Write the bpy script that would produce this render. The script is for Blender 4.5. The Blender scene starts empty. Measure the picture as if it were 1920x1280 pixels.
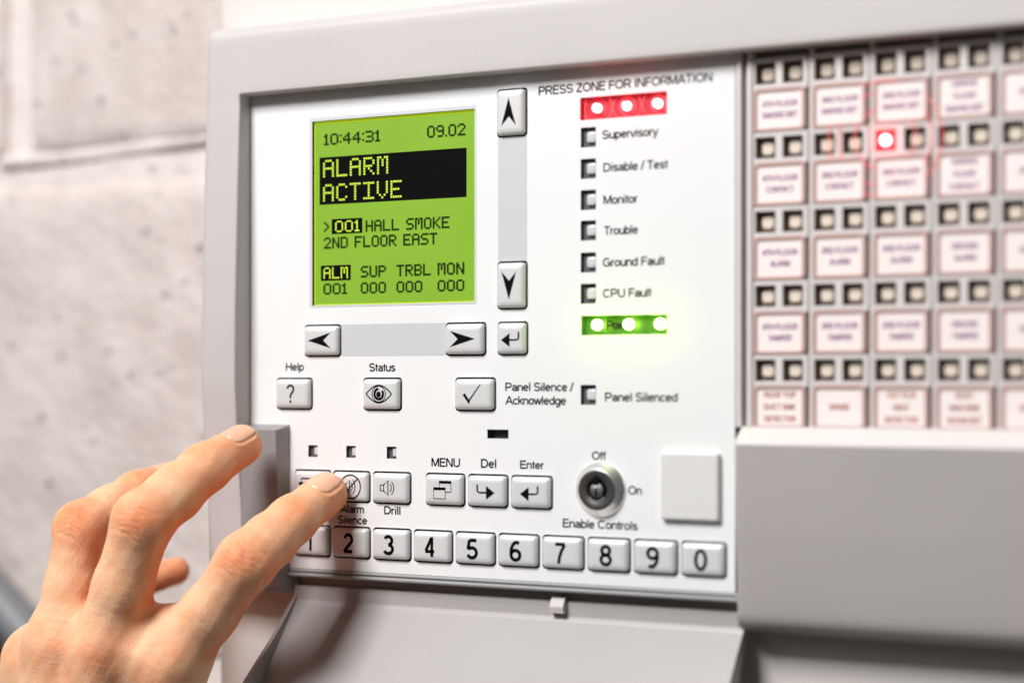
import bpy, bmesh, math, random
import numpy as np
from mathutils import Vector, Matrix
random.seed(4)
S = 0.001                       # everything below is written in millimetres
C = bpy.context.scene.collection
SC = bpy.context.scene

# ------------------------------------------------------------------ camera
F_PX, HORIZON = 3500.0, 719.0
TH = math.radians(28.2273)
Z0 = 583.0 * 6220 / 6520
ST, CT = math.sin(TH), math.cos(TH)
cam = bpy.data.cameras.new('camera')
camo = bpy.data.objects.new('camera', cam); C.objects.link(camo)
cam.sensor_width = 36.0
cam.lens = 36.0 * F_PX / 1920
cam.shift_y = (HORIZON - 640) / 1920
cam.clip_start = 0.01; cam.clip_end = 20
camo.location = (Z0 * ST * S, -Z0 * CT * S, 0)
camo.rotation_euler = (math.radians(90), 0, TH)
cam.dof.use_dof = True
cam.dof.focus_distance = 0.572
cam.dof.aperture_fstop = 4.3
SC.camera = camo

# ------------------------------------------------------------------ world, lamps, exposure
w = bpy.data.worlds.new('World'); SC.world = w; w.use_nodes = True
bg = w.node_tree.nodes['Background']
bg.inputs[0].default_value = (1.0, 0.975, 0.96, 1); bg.inputs[1].default_value = 0.065

def area(name, loc, target, size, power, col=(1, 1, 1), sy=None):
    l = bpy.data.lights.new(name, 'AREA'); l.energy = power; l.color = col
    l.shape = 'RECTANGLE'; l.size = size; l.size_y = sy or size
    o = bpy.data.objects.new(name, l); C.objects.link(o); o.location = loc
    d = Vector(target) - Vector(loc)
    o.rotation_euler = d.to_track_quat('-Z', 'Y').to_euler()
    return o
area('ceiling_lamp', (-0.24, -0.86, 0.84), (0, 0, 0), 0.42, 22.0, (1, 0.985, 0.975))
area('fill_light', (-1.5, -2.0, 1.5), (0, 0, 0), 1.6, 11, (1, 0.985, 0.975))  # added soft fill from the left, no lamp known there

SC.view_settings.view_transform = 'Standard'
SC.view_settings.look = 'None'
SC.view_settings.exposure = 0.0
SC.view_settings.gamma = 1.0

# ------------------------------------------------------------------ materials
def lin(r, g=None, b=None):
    if g is None: g = b = r
    f = lambda c: (c / 255 / 12.92) if c / 255 <= 0.04045 else ((c / 255 + 0.055) / 1.055) ** 2.4
    return (f(r), f(g), f(b), 1)
def mat(name, col, rough=0.5, metal=0.0, emit=None, es=0.0, grain=None, vary=0.0, vscale=30.0, coat=0.0, spec=0.5):
    m = bpy.data.materials.new(name); m.use_nodes = True
    nt = m.node_tree; b = nt.nodes['Principled BSDF']
    b.inputs['Base Color'].default_value = col
    b.inputs['Roughness'].default_value = rough
    b.inputs['Metallic'].default_value = metal
    b.inputs['Specular IOR Level'].default_value = spec
    if coat: b.inputs['Coat Weight'].default_value = coat
    if emit:
        b.inputs['Emission Color'].default_value = emit; b.inputs['Emission Strength'].default_value = es
    tc = nt.nodes.new('ShaderNodeTexCoord')
    if grain:
        n = nt.nodes.new('ShaderNodeTexNoise'); n.inputs['Scale'].default_value = grain[0]; n.inputs['Detail'].default_value = 4
        bp = nt.nodes.new('ShaderNodeBump'); bp.inputs['Strength'].default_value = grain[1]; bp.inputs['Distance'].default_value = grain[2]
        nt.links.new(tc.outputs['Object'], n.inputs['Vector']); nt.links.new(n.outputs['Fac'], bp.inputs['Height'])
        nt.links.new(bp.outputs['Normal'], b.inputs['Normal'])
    if vary:
        n2 = nt.nodes.new('ShaderNodeTexNoise'); n2.inputs['Scale'].default_value = vscale; n2.inputs['Detail'].default_value = 3
        mr = nt.nodes.new('ShaderNodeMapRange'); mr.inputs['From Min'].default_value = 0.3; mr.inputs['From Max'].default_value = 0.7
        mr.inputs['To Min'].default_value = 1 - vary; mr.inputs['To Max'].default_value = 1 + vary * 0.5
        mx = nt.nodes.new('ShaderNodeVectorMath'); mx.operation = 'SCALE'
        mx.inputs[0].default_value = col[:3]
        nt.links.new(tc.outputs['Object'], n2.inputs['Vector']); nt.links.new(n2.outputs['Fac'], mr.inputs['Value'])
        nt.links.new(mr.outputs['Result'], mx.inputs['Scale']); nt.links.new(mx.outputs['Vector'], b.inputs['Base Color'])
    return m
M = {}
M['face'] = mat('white_faceplate', (0.80, 0.80, 0.80, 1), 0.45, grain=(900, 0.08, 0.0002), vary=0.015, vscale=25)
M['bezel'] = mat('grey_moulded_plastic', (0.515, 0.488, 0.478, 1), 0.48, grain=(1700, 0.22, 0.0002), vary=0.03, vscale=18)
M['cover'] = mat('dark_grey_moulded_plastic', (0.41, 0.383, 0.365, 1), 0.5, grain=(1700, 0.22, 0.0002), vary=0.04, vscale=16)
M['flap'] = mat('flap_plastic', (0.395, 0.375, 0.365, 1), 0.42, grain=(1500, 0.15, 0.0002), vary=0.04, vscale=22)
M['cab'] = mat('white_cabinet_paint', (0.67, 0.63, 0.60, 1), 0.4, grain=(700, 0.1, 0.0003), vary=0.03, vscale=10)
M['side'] = mat('dark_hole_liner', (0.55, 0.56, 0.565, 1), 0.6)
M['black'] = mat('black_backing', (0.006, 0.006, 0.006, 1), 0.8, spec=0.05)
M['ink'] = mat('black_print', (0.004, 0.004, 0.004, 1), 0.8, spec=0.06)
M['ink2'] = mat('dark_label_print', (0.010, 0.008, 0.009, 1), 0.8, spec=0.06)
M['key'] = mat('silver_key_plastic', (0.70, 0.70, 0.70, 1), 0.36, metal=0.15, grain=(1200, 0.15, 0.0001))
M['pocket'] = mat('indicator_pocket_grey', (0.085, 0.088, 0.09, 1), 0.6)
M['slot'] = mat('dark_slot', (0.09, 0.088, 0.085, 1), 0.6)
M['blockgrey'] = mat('neutral_grey_plastic', (0.27, 0.262, 0.262, 1), 0.45, grain=(1700, 0.22, 0.0002), vary=0.03, vscale=16)
M['button'] = mat('off_white_button', (0.68, 0.675, 0.67, 1), 0.5, grain=(900, 0.08, 0.0002))
M['strip'] = mat('pale_grey_print', (0.56, 0.57, 0.58, 1), 0.5)
M['bead'] = mat('grey_edge_bead', (0.34, 0.34, 0.342, 1), 0.35)
M['led'] = mat('clear_led_lens', (0.62, 0.63, 0.64, 1), 0.15, coat=0.5)
M['ledcream'] = mat('cream_led_lens', (0.80, 0.70, 0.58, 1), 0.25, coat=0.4)
M['modbase'] = mat('zone_module_grey', (0.50, 0.44, 0.40, 1), 0.5, vary=0.03)
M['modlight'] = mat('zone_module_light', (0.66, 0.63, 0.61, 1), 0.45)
M['well'] = mat('led_well_brown', (0.30, 0.23, 0.205, 1), 0.6)
M['card'] = mat('card_paper', (0.88, 0.79, 0.765, 1), 0.6)
M['rose'] = mat('rose_card_frame', (0.50, 0.32, 0.295, 1), 0.45)
M['violet'] = mat('violet_card_print', (0.33, 0.15, 0.30, 1), 0.6)
M['redink'] = mat('red_card_print', (0.48, 0.18, 0.16, 1), 0.6)
M['lcd'] = mat('lcd_backlit_green', (0.10, 0.16, 0.02, 1), 0.30, emit=lin(146, 200, 46), es=0.62, coat=0.2)
def _lcd():
    m = M['lcd']; nt = m.node_tree; b = nt.nodes['Principled BSDF']; L = nt.links.new
    tc = nt.nodes.new('ShaderNodeTexCoord'); sx = nt.nodes.new('ShaderNodeSeparateXYZ'); L(tc.outputs['Object'], sx.inputs[0])
    last = None
    for ax in (0, 2):
        a = nt.nodes.new('ShaderNodeMath'); a.operation = 'MULTIPLY'; a.inputs[1].default_value = 1 / (0.82 * S); L(sx.outputs[ax], a.inputs[0])
        f = nt.nodes.new('ShaderNodeMath'); f.operation = 'FRACT'; L(a.outputs[0], f.inputs[0])
        g_ = nt.nodes.new('ShaderNodeMath'); g_.operation = 'LESS_THAN'; g_.inputs[1].default_value = 0.22; L(f.outputs[0], g_.inputs[0])
        if last is None: last = g_
        else:
            mm = nt.nodes.new('ShaderNodeMath'); mm.operation = 'MAXIMUM'; L(last.outputs[0], mm.inputs[0]); L(g_.outputs[0], mm.inputs[1]); last = mm
    n = nt.nodes.new('ShaderNodeTexNoise'); n.inputs['Scale'].default_value = 28; n.inputs['Detail'].default_value = 1; L(tc.outputs['Object'], n.inputs['Vector'])
    r1 = nt.nodes.new('ShaderNodeMapRange'); r1.inputs['To Min'].default_value = 0.52; r1.inputs['To Max'].default_value = 0.70; L(n.outputs['Fac'], r1.inputs['Value'])
    k = nt.nodes.new('ShaderNodeMath'); k.operation = 'MULTIPLY_ADD'; k.inputs[1].default_value = -0.055; L(last.outputs[0], k.inputs[0]); L(r1.outputs[0], k.inputs[2])
    L(k.outputs[0], b.inputs['Emission Strength'])
_lcd()
M['lcdedge'] = mat('lcd_edge_yellow', (0.30, 0.42, 0.02, 1), 0.3, emit=lin(185, 215, 20), es=0.55)
M['lcddark'] = mat('lcd_dark_segment', (0.003, 0.003, 0.003, 1), 0.7, spec=0.05)
M['lcdseg'] = mat('lcd_text_segment', (0.016, 0.028, 0.006, 1), 0.7, emit=lin(60, 85, 20), es=0.12, spec=0.1)
M['lcdlit'] = mat('lcd_lit_segment', (0.3, 0.4, 0.03, 1), 0.4, emit=lin(176, 208, 52), es=0.85)
M['lip'] = mat('lcd_window_lip', (0.62, 0.63, 0.66, 1), 0.4)
M['chrome'] = mat('brushed_chrome', (0.92, 0.91, 0.90, 1), 0.34, metal=1.0)
M['core'] = mat('worn_steel', (0.45, 0.44, 0.43, 1), 0.35, metal=1.0, grain=(1800, 0.6, 0.0003))
M['steel'] = mat('dark_steel', (0.06, 0.058, 0.056, 1), 0.42, metal=0.3, grain=(2500, 0.2, 0.0001))
M['green_floor'] = mat('green_light_guide', (0.05, 0.115, 0.018, 1), 0.35, emit=lin(90, 145, 25), es=0.10)
M['green_led'] = mat('green_led_lit', (0.8, 1, 0.6, 1), 0.3, emit=(0.62, 1.0, 0.30, 1), es=10.0)
M['red_floor'] = mat('red_light_guide', (0.36, 0.022, 0.04, 1), 0.35, emit=lin(240, 40, 65), es=0.16)
M['red_led'] = mat('red_led_lit', (1, 0.7, 0.7, 1), 0.3, emit=(1.0, 0.55, 0.55, 1), es=5.0)
M['ringred'] = mat('red_ring_graphic', (0.85, 0.10, 0.12, 1), 0.5, emit=lin(250, 90, 95), es=0.5)  # for the added ring graphic, neither print nor lamp
M['conduit'] = mat('blue_grey_conduit', (0.19, 0.20, 0.215, 1), 0.5, grain=(60, 0.3, 0.001))
M['cable'] = mat('black_cable_rubber', (0.02, 0.018, 0.017, 1), 0.5)

# concrete block material: painted, pitted
def concrete(name, col, col2):
    m = bpy.data.materials.new(name); m.use_nodes = True; nt = m.node_tree; b = nt.nodes['Principled BSDF']
    b.inputs['Roughness'].default_value = 0.85
    tc = nt.nodes.new('ShaderNodeTexCoord')
    n1 = nt.nodes.new('ShaderNodeTexNoise'); n1.inputs['Scale'].default_value = 38; n1.inputs['Detail'].default_value = 6; n1.inputs['Roughness'].default_value = 0.62
    n2 = nt.nodes.new('ShaderNodeTexNoise'); n2.inputs['Scale'].default_value = 75; n2.inputs['Detail'].default_value = 5; n2.inputs['Roughness'].default_value = 0.7
    vo = nt.nodes.new('ShaderNodeTexVoronoi'); vo.inputs['Scale'].default_value = 85
    mr = nt.nodes.new('ShaderNodeMapRange'); mr.inputs['From Min'].default_value = 0.36; mr.inputs['From Max'].default_value = 0.62
    r2 = nt.nodes.new('ShaderNodeMapRange'); r2.inputs['From Min'].default_value = 0.08; r2.inputs['From Max'].default_value = 0.25
    r3 = nt.nodes.new('ShaderNodeMapRange'); r3.inputs['From Min'].default_value = 0.50; r3.inputs['From Max'].default_value = 0.60
    mx = nt.nodes.new('ShaderNodeMix'); mx.data_type = 'RGBA'
    mx.inputs[6].default_value = col2; mx.inputs[7].default_value = col
    mm = nt.nodes.new('ShaderNodeMath'); mm.operation = 'MAXIMUM'
    m2 = nt.nodes.new('ShaderNodeMix'); m2.data_type = 'RGBA'; m2.blend_type = 'MULTIPLY'; m2.inputs[0].default_value = 0.20
    for n in (n1, n2, vo): nt.links.new(tc.outputs['Object'], n.inputs['Vector'])
    nt.links.new(n1.outputs['Fac'], mr.inputs['Value']); nt.links.new(mr.outputs['Result'], mx.inputs[0])
    nt.links.new(vo.outputs['Distance'], r2.inputs['Value']); nt.links.new(n2.outputs['Fac'], r3.inputs['Value'])
    iv = nt.nodes.new('ShaderNodeMath'); iv.operation = 'SUBTRACT'; iv.inputs[0].default_value = 1.0
    nt.links.new(r3.outputs['Result'], iv.inputs[1])
    nt.links.new(r2.outputs['Result'], mm.inputs[0]); nt.links.new(iv.outputs[0], mm.inputs[1])
    nt.links.new(mx.outputs[2], m2.inputs[6]); nt.links.new(mm.outputs[0], m2.inputs[7])
    nt.links.new(m2.outputs[2], b.inputs['Base Color'])
    ad = nt.nodes.new('ShaderNodeMath'); ad.operation = 'MULTIPLY_ADD'; ad.inputs[1].default_value = 0.6
    nt.links.new(mm.outputs[0], ad.inputs[0]); nt.links.new(n2.outputs['Fac'], ad.inputs[2])
    bp = nt.nodes.new('ShaderNodeBump'); bp.inputs['Strength'].default_value = 0.8; bp.inputs['Distance'].default_value = 0.0035
    nt.links.new(ad.outputs[0], bp.inputs['Height']); nt.links.new(bp.outputs['Normal'], b.inputs['Normal'])
    return m
M['block'] = concrete('painted_concrete_block', (0.66, 0.592, 0.562, 1), (0.55, 0.482, 0.452, 1))
M['mortar'] = concrete('painted_mortar', (0.74, 0.68, 0.65, 1), (0.67, 0.60, 0.57, 1))

# ------------------------------------------------------------------ helpers
def P(s, out, z): return Vector((s * S, -out * S, z * S))       # across, towards the viewer, up
def obj(name, me, parent=None, m=None, label=None):
    o = bpy.data.objects.new(name, me); C.objects.link(o)
    if m is not None and len(me.materials) == 0: me.materials.append(m)
    if parent is not None: o.parent = parent
    if label: o['label'] = label
    return o
def thing(name, label, cat, group=None):
    o = bpy.data.objects.new(name, None); C.objects.link(o); o.empty_display_size = 0.02
    o['label'] = label; o['category'] = cat
    if group: o['group'] = group
    return o
def mesh(name, verts, faces, mats, midx=None, smooth=False):
    me = bpy.data.meshes.new(name); me.from_pydata([tuple(v) for v in verts], [], faces)
    for m in mats: me.materials.append(m)
    if midx is not None: me.polygons.foreach_set('material_index', midx)
    if smooth: me.polygons.foreach_set('use_smooth', [True] * len(me.polygons))
    me.update(); return me
def fixn(me):
    bm = bmesh.new(); bm.from_mesh(me); bmesh.ops.recalc_face_normals(bm, faces=bm.faces[:]); bm.to_mesh(me); bm.free(); return me
def rrect(x0, x1, z0, z1, r, n=5):
    if r <= 0: return [(x0, z0), (x1, z0), (x1, z1), (x0, z1)]
    pts = []
    for cx, cz, a0 in ((x1 - r, z0 + r, -90), (x1 - r, z1 - r, 0), (x0 + r, z1 - r, 90), (x0 + r, z0 + r, 180)):
        for k in range(n + 1):
            a = math.radians(a0 + 90 * k / n); pts.append((cx + r * math.cos(a), cz + r * math.sin(a)))
    return pts
def loft(name, loops, outs, m, cap=True, smooth=False, back=False):
    """stack of equal-length outline loops (s,z) at given distances towards the viewer"""
    v = []; f = []; n = len(loops[0])
    for lp, o in zip(loops, outs): v += [P(a, o, b) for a, b in lp]
    for k in range(len(loops) - 1):
        for i in range(n):
            j = (i + 1) % n; f.append((k * n + i, k * n + j, (k + 1) * n + j, (k + 1) * n + i))
    if cap: f.append(tuple((len(loops) - 1) * n + i for i in range(n)))
    if back: f.append(tuple(reversed(range(n))))
    me = fixn(mesh(name, v, f, [m]))
    if smooth:
        me.polygons.foreach_set('use_smooth', [len(p.vertices) == 4 for p in me.polygons])
    return me
def box(x0, x1, o0, o1, z0, z1, m, ch=0.0, name='box', r=0.0):
    if ch <= 0: return loft(name, [rrect(x0, x1, z0, z1, r)] * 2, [o0, o1], m, back=True)
    a, b = rrect(x0, x1, z0, z1, r), rrect(x0 + ch, x1 - ch, z0 + ch, z1 - ch, max(r - ch * 0.5, 0.01) if r > 0 else 0)
    return loft(name, [a, a, b], [o0, o1 - ch, o1], m, back=True)
def holed(name, outer, holes, o0, o1, m, mside):
    """flat plate with real cut-outs, front at o1, back at o0"""
    cu = bpy.data.curves.new(name, 'CURVE'); cu.dimensions = '2D'; cu.fill_mode = 'BOTH'; cu.extrude = (o1 - o0) / 2 * S
    for lp in [outer] + holes:
        sp = cu.splines.new('POLY'); sp.points.add(len(lp) - 1)
        for p, (a, b) in zip(sp.points, lp): p.co = (a * S, b * S, 0, 1)
        sp.use_cyclic_u = True
    t = bpy.data.objects.new(name, cu); C.objects.link(t)
    dg = bpy.context.evaluated_depsgraph_get(); me = bpy.data.meshes.new_from_object(t.evaluated_get(dg))
    bpy.data.objects.remove(t); bpy.data.curves.remove(cu)
    me.name = name
    me.transform(Matrix.Translation((0, -(o0 + o1) / 2 * S, 0)) @ Matrix.Rotation(math.radians(90), 4, 'X'))
    me.materials.clear(); me.materials.append(m); me.materials.append(mside)
    me.polygons.foreach_set('material_index', [0 if abs(p.normal.y) > 0.5 else 1 for p in me.polygons])
    me.update(); return me
def _a(cx, cy, rx, ry, a0, a1, n=14):
    return [(cx + rx * math.cos(math.radians(a0 + (a1 - a0) * k / n)), cy + ry * math.sin(math.radians(a0 + (a1 - a0) * k / n))) for k in range(n + 1)]
b_, t_ = 0.065, 0.935
GLY = {  # character: (advance, centre lines) with capitals one unit high
 'A': (.74, [[(.03, 0), (.37, 1)], [(.37, 1), (.71, 0)], [(.15, .32), (.59, .32)]]),
 'B': (.70, [[(.1, 0), (.1, 1)], [(.1, t_), (.4, t_)] + _a(.4, .73, .2, .205, 90, -90) + [(.1, .525)], [(.4, .525)] + _a(.42, .295, .21, .23, 90, -90) + [(.1, b_)]]),
 'C': (.76, [_a(.40, .5, .32, .435, 42, 318, 20)]),
 'D': (.76, [[(.1, 0), (.1, 1)], [(.1, t_), (.34, t_)] + _a(.34, .5, .33, .435, 90, -90, 18) + [(.1, b_)]]),
 'E': (.66, [[(.1, 0), (.1, 1)], [(.1, t_), (.62, t_)], [(.1, .52), (.58, .52)], [(.1, b_), (.63, b_)]]),
 'F': (.62, [[(.1, 0), (.1, 1)], [(.1, t_), (.59, t_)], [(.1, .5), (.53, .5)]]),
 'G': (.80, [_a(.40, .5, .32, .435, 45, 330, 20), [(.43, .46), (.75, .46)], [(.70, .46), (.70, .06)]]),
 'H': (.76, [[(.1, 0), (.1, 1)], [(.66, 0), (.66, 1)], [(.1, .53), (.66, .53)]]),
 'I': (.28, [[(.14, 0), (.14, 1)]]),
 'K': (.72, [[(.1, 0), (.1, 1)], [(.64, 1), (.1, .38)], [(.28, .56), (.68, 0)]]),
 'L': (.58, [[(.1, 0), (.1, 1)], [(.1, b_), (.55, b_)]]),
 'M': (.88, [[(.1, 0), (.1, 1)], [(.12, 1), (.44, .05)], [(.44, .05), (.76, 1)], [(.78, 0), (.78, 1)]]),
 'N': (.76, [[(.1, 0), (.1, 1)], [(.12, 1), (.64, 0)], [(.66, 0), (.66, 1)]]),
 'O': (.82, [_a(.41, .5, .335, .435, 0, 360, 26)]),
 'P': (.70, [[(.1, 0), (.1, 1)], [(.1, t_), (.4, t_)] + _a(.4, .69, .23, .245, 90, -90) + [(.1, .445)]]),
 'R': (.74, [[(.1, 0), (.1, 1)], [(.1, t_), (.42, t_)] + _a(.42, .70, .22, .235, 90, -90) + [(.1, .465)], [(.42, .465), (.68, 0)]]),
 'S': (.70, [_a(.35, .715, .25, .22, 22, 260, 16) + _a(.35, .28, .275, .215, 82, -158, 16)]),
 'T': (.64, [[(.32, 0), (.32, 1)], [(.02, t_), (.62, t_)]]),
 'U': (.76, [[(.1, 1), (.1, .35)] + _a(.38, .345, .28, .28, 180, 360) + [(.66, 1)]]),
 'V': (.70, [[(.02, 1), (.35, 0)], [(.35, 0), (.68, 1)]]),
 'Z': (.64, [[(.06, t_), (.58, t_)], [(.56, .93), (.07, .07)], [(.04, b_), (.6, b_)]]),
 'a': (.56, [_a(.28, .47, .19, .19, 165, 0) + [(.47, .15), (.50, 0)], [(.47, .42), (.30, .385)] + _a(.25, .215, .175, .15, 90, 290) + [(.47, .19)]]),
 'b': (.56, [[(.08, 0), (.08, 1)], _a(.29, .36, .205, .30, 0, 360, 20)]),
 'c': (.51, [_a(.28, .36, .21, .30, 40, 320, 16)]),
 'd': (.56, [[(.48, 0), (.48, 1)], _a(.27, .36, .205, .30, 0, 360, 20)]),
 'e': (.56, [[(.08, .375), (.49, .375)], _a(.28, .36, .21, .30, 3, 322, 18)]),
 'f': (.30, [[(.14, 0), (.14, .80)] + _a(.27, .79, .13, .15, 180, 85, 6), [(.01, .66), (.28, .66)]]),
 'g': (.56, [[(.48, .72), (.48, -.04)] + _a(.28, -.04, .20, .18, 0, -150, 10), _a(.27, .36, .205, .30, 0, 360, 20)]),
 'i': (.22, [[(.11, 0), (.11, .72)], [(.11, .87), (.11, 1)]]),
 'k': (.50, [[(.08, 0), (.08, 1)], [(.45, .72), (.08, .27)], [(.22, .43), (.47, 0)]]),
 'l': (.22, [[(.11, 0), (.11, 1)]]),
 'm': (.84, [[(.08, 0), (.08, .72)], _a(.25, .49, .17, .17, 180, 0) + [(.42, 0)], _a(.59, .49, .17, .17, 180, 0) + [(.76, 0)]]),
 'n': (.56, [[(.08, 0), (.08, .72)], _a(.28, .45, .20, .21, 180, 0) + [(.48, 0)]]),
 'o': (.56, [_a(.28, .36, .215, .30, 0, 360, 20)]),
 'p': (.56, [[(.08, -.28), (.08, .72)], _a(.29, .36, .205, .30, 0, 360, 20)]),
 'r': (.34, [[(.08, 0), (.08, .72)], _a(.29, .43, .21, .23, 180, 88, 8)]),
 's': (.50, [_a(.25, .515, .17, .15, 22, 258, 12) + _a(.25, .205, .185, .145, 82, -158, 12)]),
 't': (.29, [[(.14, .90), (.14, .17)] + _a(.23, .16, .09, .10, 180, 275, 5), [(.01, .66), (.27, .66)]]),
 'u': (.56, [[(.08, .72), (.08, .26)] + _a(.28, .26, .20, .20, 180, 360), [(.48, 0), (.48, .72)]]),
 'v': (.50, [[(.02, .72), (.25, 0)], [(.25, 0), (.48, .72)]]),
 'w': (.72, [[(.02, .72), (.19, 0)], [(.19, 0), (.36, .72)], [(.36, .72), (.53, 0)], [(.53, 0), (.70, .72)]]),
 'y': (.50, [[(.02, .72), (.26, 0)], [(.48, .72), (.24, -.06), (.17, -.19), (.04, -.21)]]),
 '0': (.56, [_a(.28, .5, .215, .435, 0, 360, 26)]),
 '1': (.56, [[(.36, 0), (.36, 1)], [(.12, .74), (.25, .80), (.36, .98)]]),
 '2': (.56, [_a(.275, .69, .20, .245, 170, -32, 14) + [(.10, .16), (.06, b_)], [(.03, b_), (.50, b_)]]),
 '3': (.56, [_a(.265, .725, .18, .21, 155, -90, 12), _a(.265, .29, .215, .225, 90, -155, 14)]),
 '4': (.56, [[(.40, 0), (.40, 1)], [(.38, .97), (.05, .30)], [(.02, .27), (.54, .27)]]),
 '5': (.56, [[(.49, t_), (.14, t_)], [(.15, t_), (.085, .47)], _a(.27, .315, .22, .25, 138, -155, 16)]),
 '6': (.56, [_a(.285, .30, .205, .235, 0, 360, 20), _a(.33, .42, .25, .51, 192, 62, 14)]),
 '7': (.56, [[(.04, t_), (.53, t_)], [(.52, .92), (.36, .62), (.26, .32), (.21, 0)]]),
 '8': (.56, [_a(.28, .73, .175, .205, 0, 360, 18), _a(.28, .29, .21, .23, 0, 360, 20)]),
 '9': (.56, [_a(.275, .70, .205, .235, 0, 360, 20), _a(.23, .58, .25, .51, 12, -118, 14)]),
 '?': (.56, [_a(.275, .73, .195, .205, 175, -42, 12) + [(.30, .45), (.275, .36), (.275, .25)], [(.275, 0), (.275, .14)]]),
 '/': (.28, [[(.0, -.03), (.28, 1.02)]]), ' ': (.28, [])}
def text_mesh(body, x0, x1, zb, zt, out, m, name='lettering', wt=0.155):
    """lettering fitted between x0..x1 with capitals zb..zt"""
    lines = []; pen = 0.0
    for ch in body:
        adv, ls = GLY[ch]
        lines += [[(x + pen, z) for x, z in l] for l in ls]; pen += adv
    xs = [x for l in lines for x, z in l]; xa, xb = min(xs) - wt / 2, max(xs) + wt / 2
    kx, kz = (x1 - x0) / (xb - xa), zt - zb; q = []
    for l in lines:
        closed = len(l) > 6 and abs(l[0][0] - l[-1][0]) < 1e-6 and abs(l[0][1] - l[-1][1]) < 1e-6
        pts = [(x0 + (x - xa) * kx, zb + z * kz) for x, z in l]
        if closed: pts = pts[:-1]
        # small steps in height keep crossing strokes from sharing one plane
        q += stroke(pts, wt * (kz * 0.55 + kx * 0.45), closed)
    return poly(name, q, out, m)
def poly(name, polys, out, m):
    v = []; f = []
    for pl in polys:
        b = len(v); v += [P(a, out, c) for a, c in pl]; f.append(tuple(range(b, b + len(pl))))
    return mesh(name, v, f, [m])
def stroke(pts, wd, closed=False):
    """a run of quads of width wd following pts"""
    out = []; n = len(pts)
    nr = []
    for i in range(n):
        a = pts[(i - 1) % n] if (closed or i > 0) else pts[i]; b = pts[(i + 1) % n] if (closed or i < n - 1) else pts[i]
        dx, dz = b[0] - a[0], b[1] - a[1]; l = math.hypot(dx, dz) or 1; nr.append((-dz / l * wd / 2, dx / l * wd / 2))
    for i in range(n if closed else n - 1):
        j = (i + 1) % n; p, q, u, v = pts[i], pts[j], nr[i], nr[j]
        out.append([(p[0] - u[0], p[1] - u[1]), (q[0] - v[0], q[1] - v[1]), (q[0] + v[0], q[1] + v[1]), (p[0] + u[0], p[1] + u[1])])
    return out
def arc(cx, cz, rx, rz, a0, a1, n=16):
    return [(cx + rx * math.cos(math.radians(a0 + (a1 - a0) * k / n)), cz + rz * math.sin(math.radians(a0 + (a1 - a0) * k / n))) for k in range(n + 1)]
def lathe(name, cx, cz, prof, m, n=48, smooth=True):
    v = []; f = []
    for r, o in prof:
        for k in range(n):
            a = 2 * math.pi * k / n; v.append(P(cx + r * math.cos(a), o, cz + r * math.sin(a)))
    for i in range(len(prof) - 1):
        for k in range(n):
            j = (k + 1) % n; f.append((i * n + k, i * n + j, (i + 1) * n + j, (i + 1) * n + k))
    if prof[-1][0] > 0.01: f.append(tuple((len(prof) - 1) * n + k for k in range(n)))
    return fixn(mesh(name, v, f, [m], smooth=smooth))
def relief(name, ss, zs, hf, inside, back, m):
    """moulded front: height field over a grid, closed by walls running back"""
    ss = sorted(set(round(x, 3) for x in ss)); zs = sorted(set(round(x, 3) for x in zs))
    v = []; idx = {}; f = []
    def vid(i, j, b=False):
        k = (i, j, b)
        if k not in idx: idx[k] = len(v); v.append(P(ss[i], back if b else hf(ss[i], zs[j]), zs[j]))
        return idx[k]
    cell = {(i, j) for i in range(len(ss) - 1) for j in range(len(zs) - 1) if inside((ss[i] + ss[i + 1]) / 2, (zs[j] + zs[j + 1]) / 2)}
    for i, j in cell:
        f.append((vid(i, j), vid(i + 1, j), vid(i + 1, j + 1), vid(i, j + 1)))
        for (di, dj, a, b) in ((-1, 0, (i, j), (i, j + 1)), (1, 0, (i + 1, j), (i + 1, j + 1)), (0, -1, (i, j), (i + 1, j)), (0, 1, (i, j + 1), (i + 1, j + 1))):
            if (i + di, j + dj) not in cell: f.append((vid(*a), vid(*b), vid(*b, True), vid(*a, True)))
    me = fixn(mesh(name, v, f, [m], smooth=True))
    bm = bmesh.new(); bm.from_mesh(me)
    for e in bm.edges:
        if len(e.link_faces) == 2 and e.calc_face_angle(0) > math.radians(50): e.smooth = False
    bm.to_mesh(me); bm.free()
    return me
def lerp(x, xs, ys): return float(np.interp(x, xs, ys))
def rnd_edge(d, r): return 0.0 if d >= r else r - math.sqrt(max(r * r - (r - d) ** 2, 0))
def frange(a, b, st):
    n = max(1, int(round((b - a) / st))); return [a + (b - a) * k / n for k in range(n + 1)]

# ================================================================== the concrete block wall
wall = thing('block_wall', 'pale painted concrete block wall behind and left of the alarm panel', 'wall')
WO = -100.0
def rough_block(x0, x1, z0, z1, sd):
    rr = random.Random(sd); ph = [rr.uniform(0, 6) for _ in range(8)]
    xs = frange(x0, x1, 10); zs = frange(z0, z1, 10)
    def h(s, z):
        d = min(s - x0, x1 - s, z - z0, z1 - z)
        wv = 0.5 * math.sin(s * 0.07 + ph[0]) * math.sin(z * 0.09 + ph[1]) + 0.35 * math.sin(s * 0.19 + z * 0.13 + ph[2]) + 0.3 * math.sin(z * 0.23 - s * 0.11 + ph[3])
        return WO + wv * 0.8 - rnd_edge(max(d, 0), 9.0) * 0.55
    xs += [x0 + a for a in (1, 2.5, 4.5)] + [x1 - a for a in (1, 2.5, 4.5)]; zs += [z0 + a for a in (1, 2.5, 4.5)] + [z1 - a for a in (1, 2.5, 4.5)]
    return relief('block', xs, zs, h, lambda a, b: True, WO - 14, M['block'])
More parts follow.
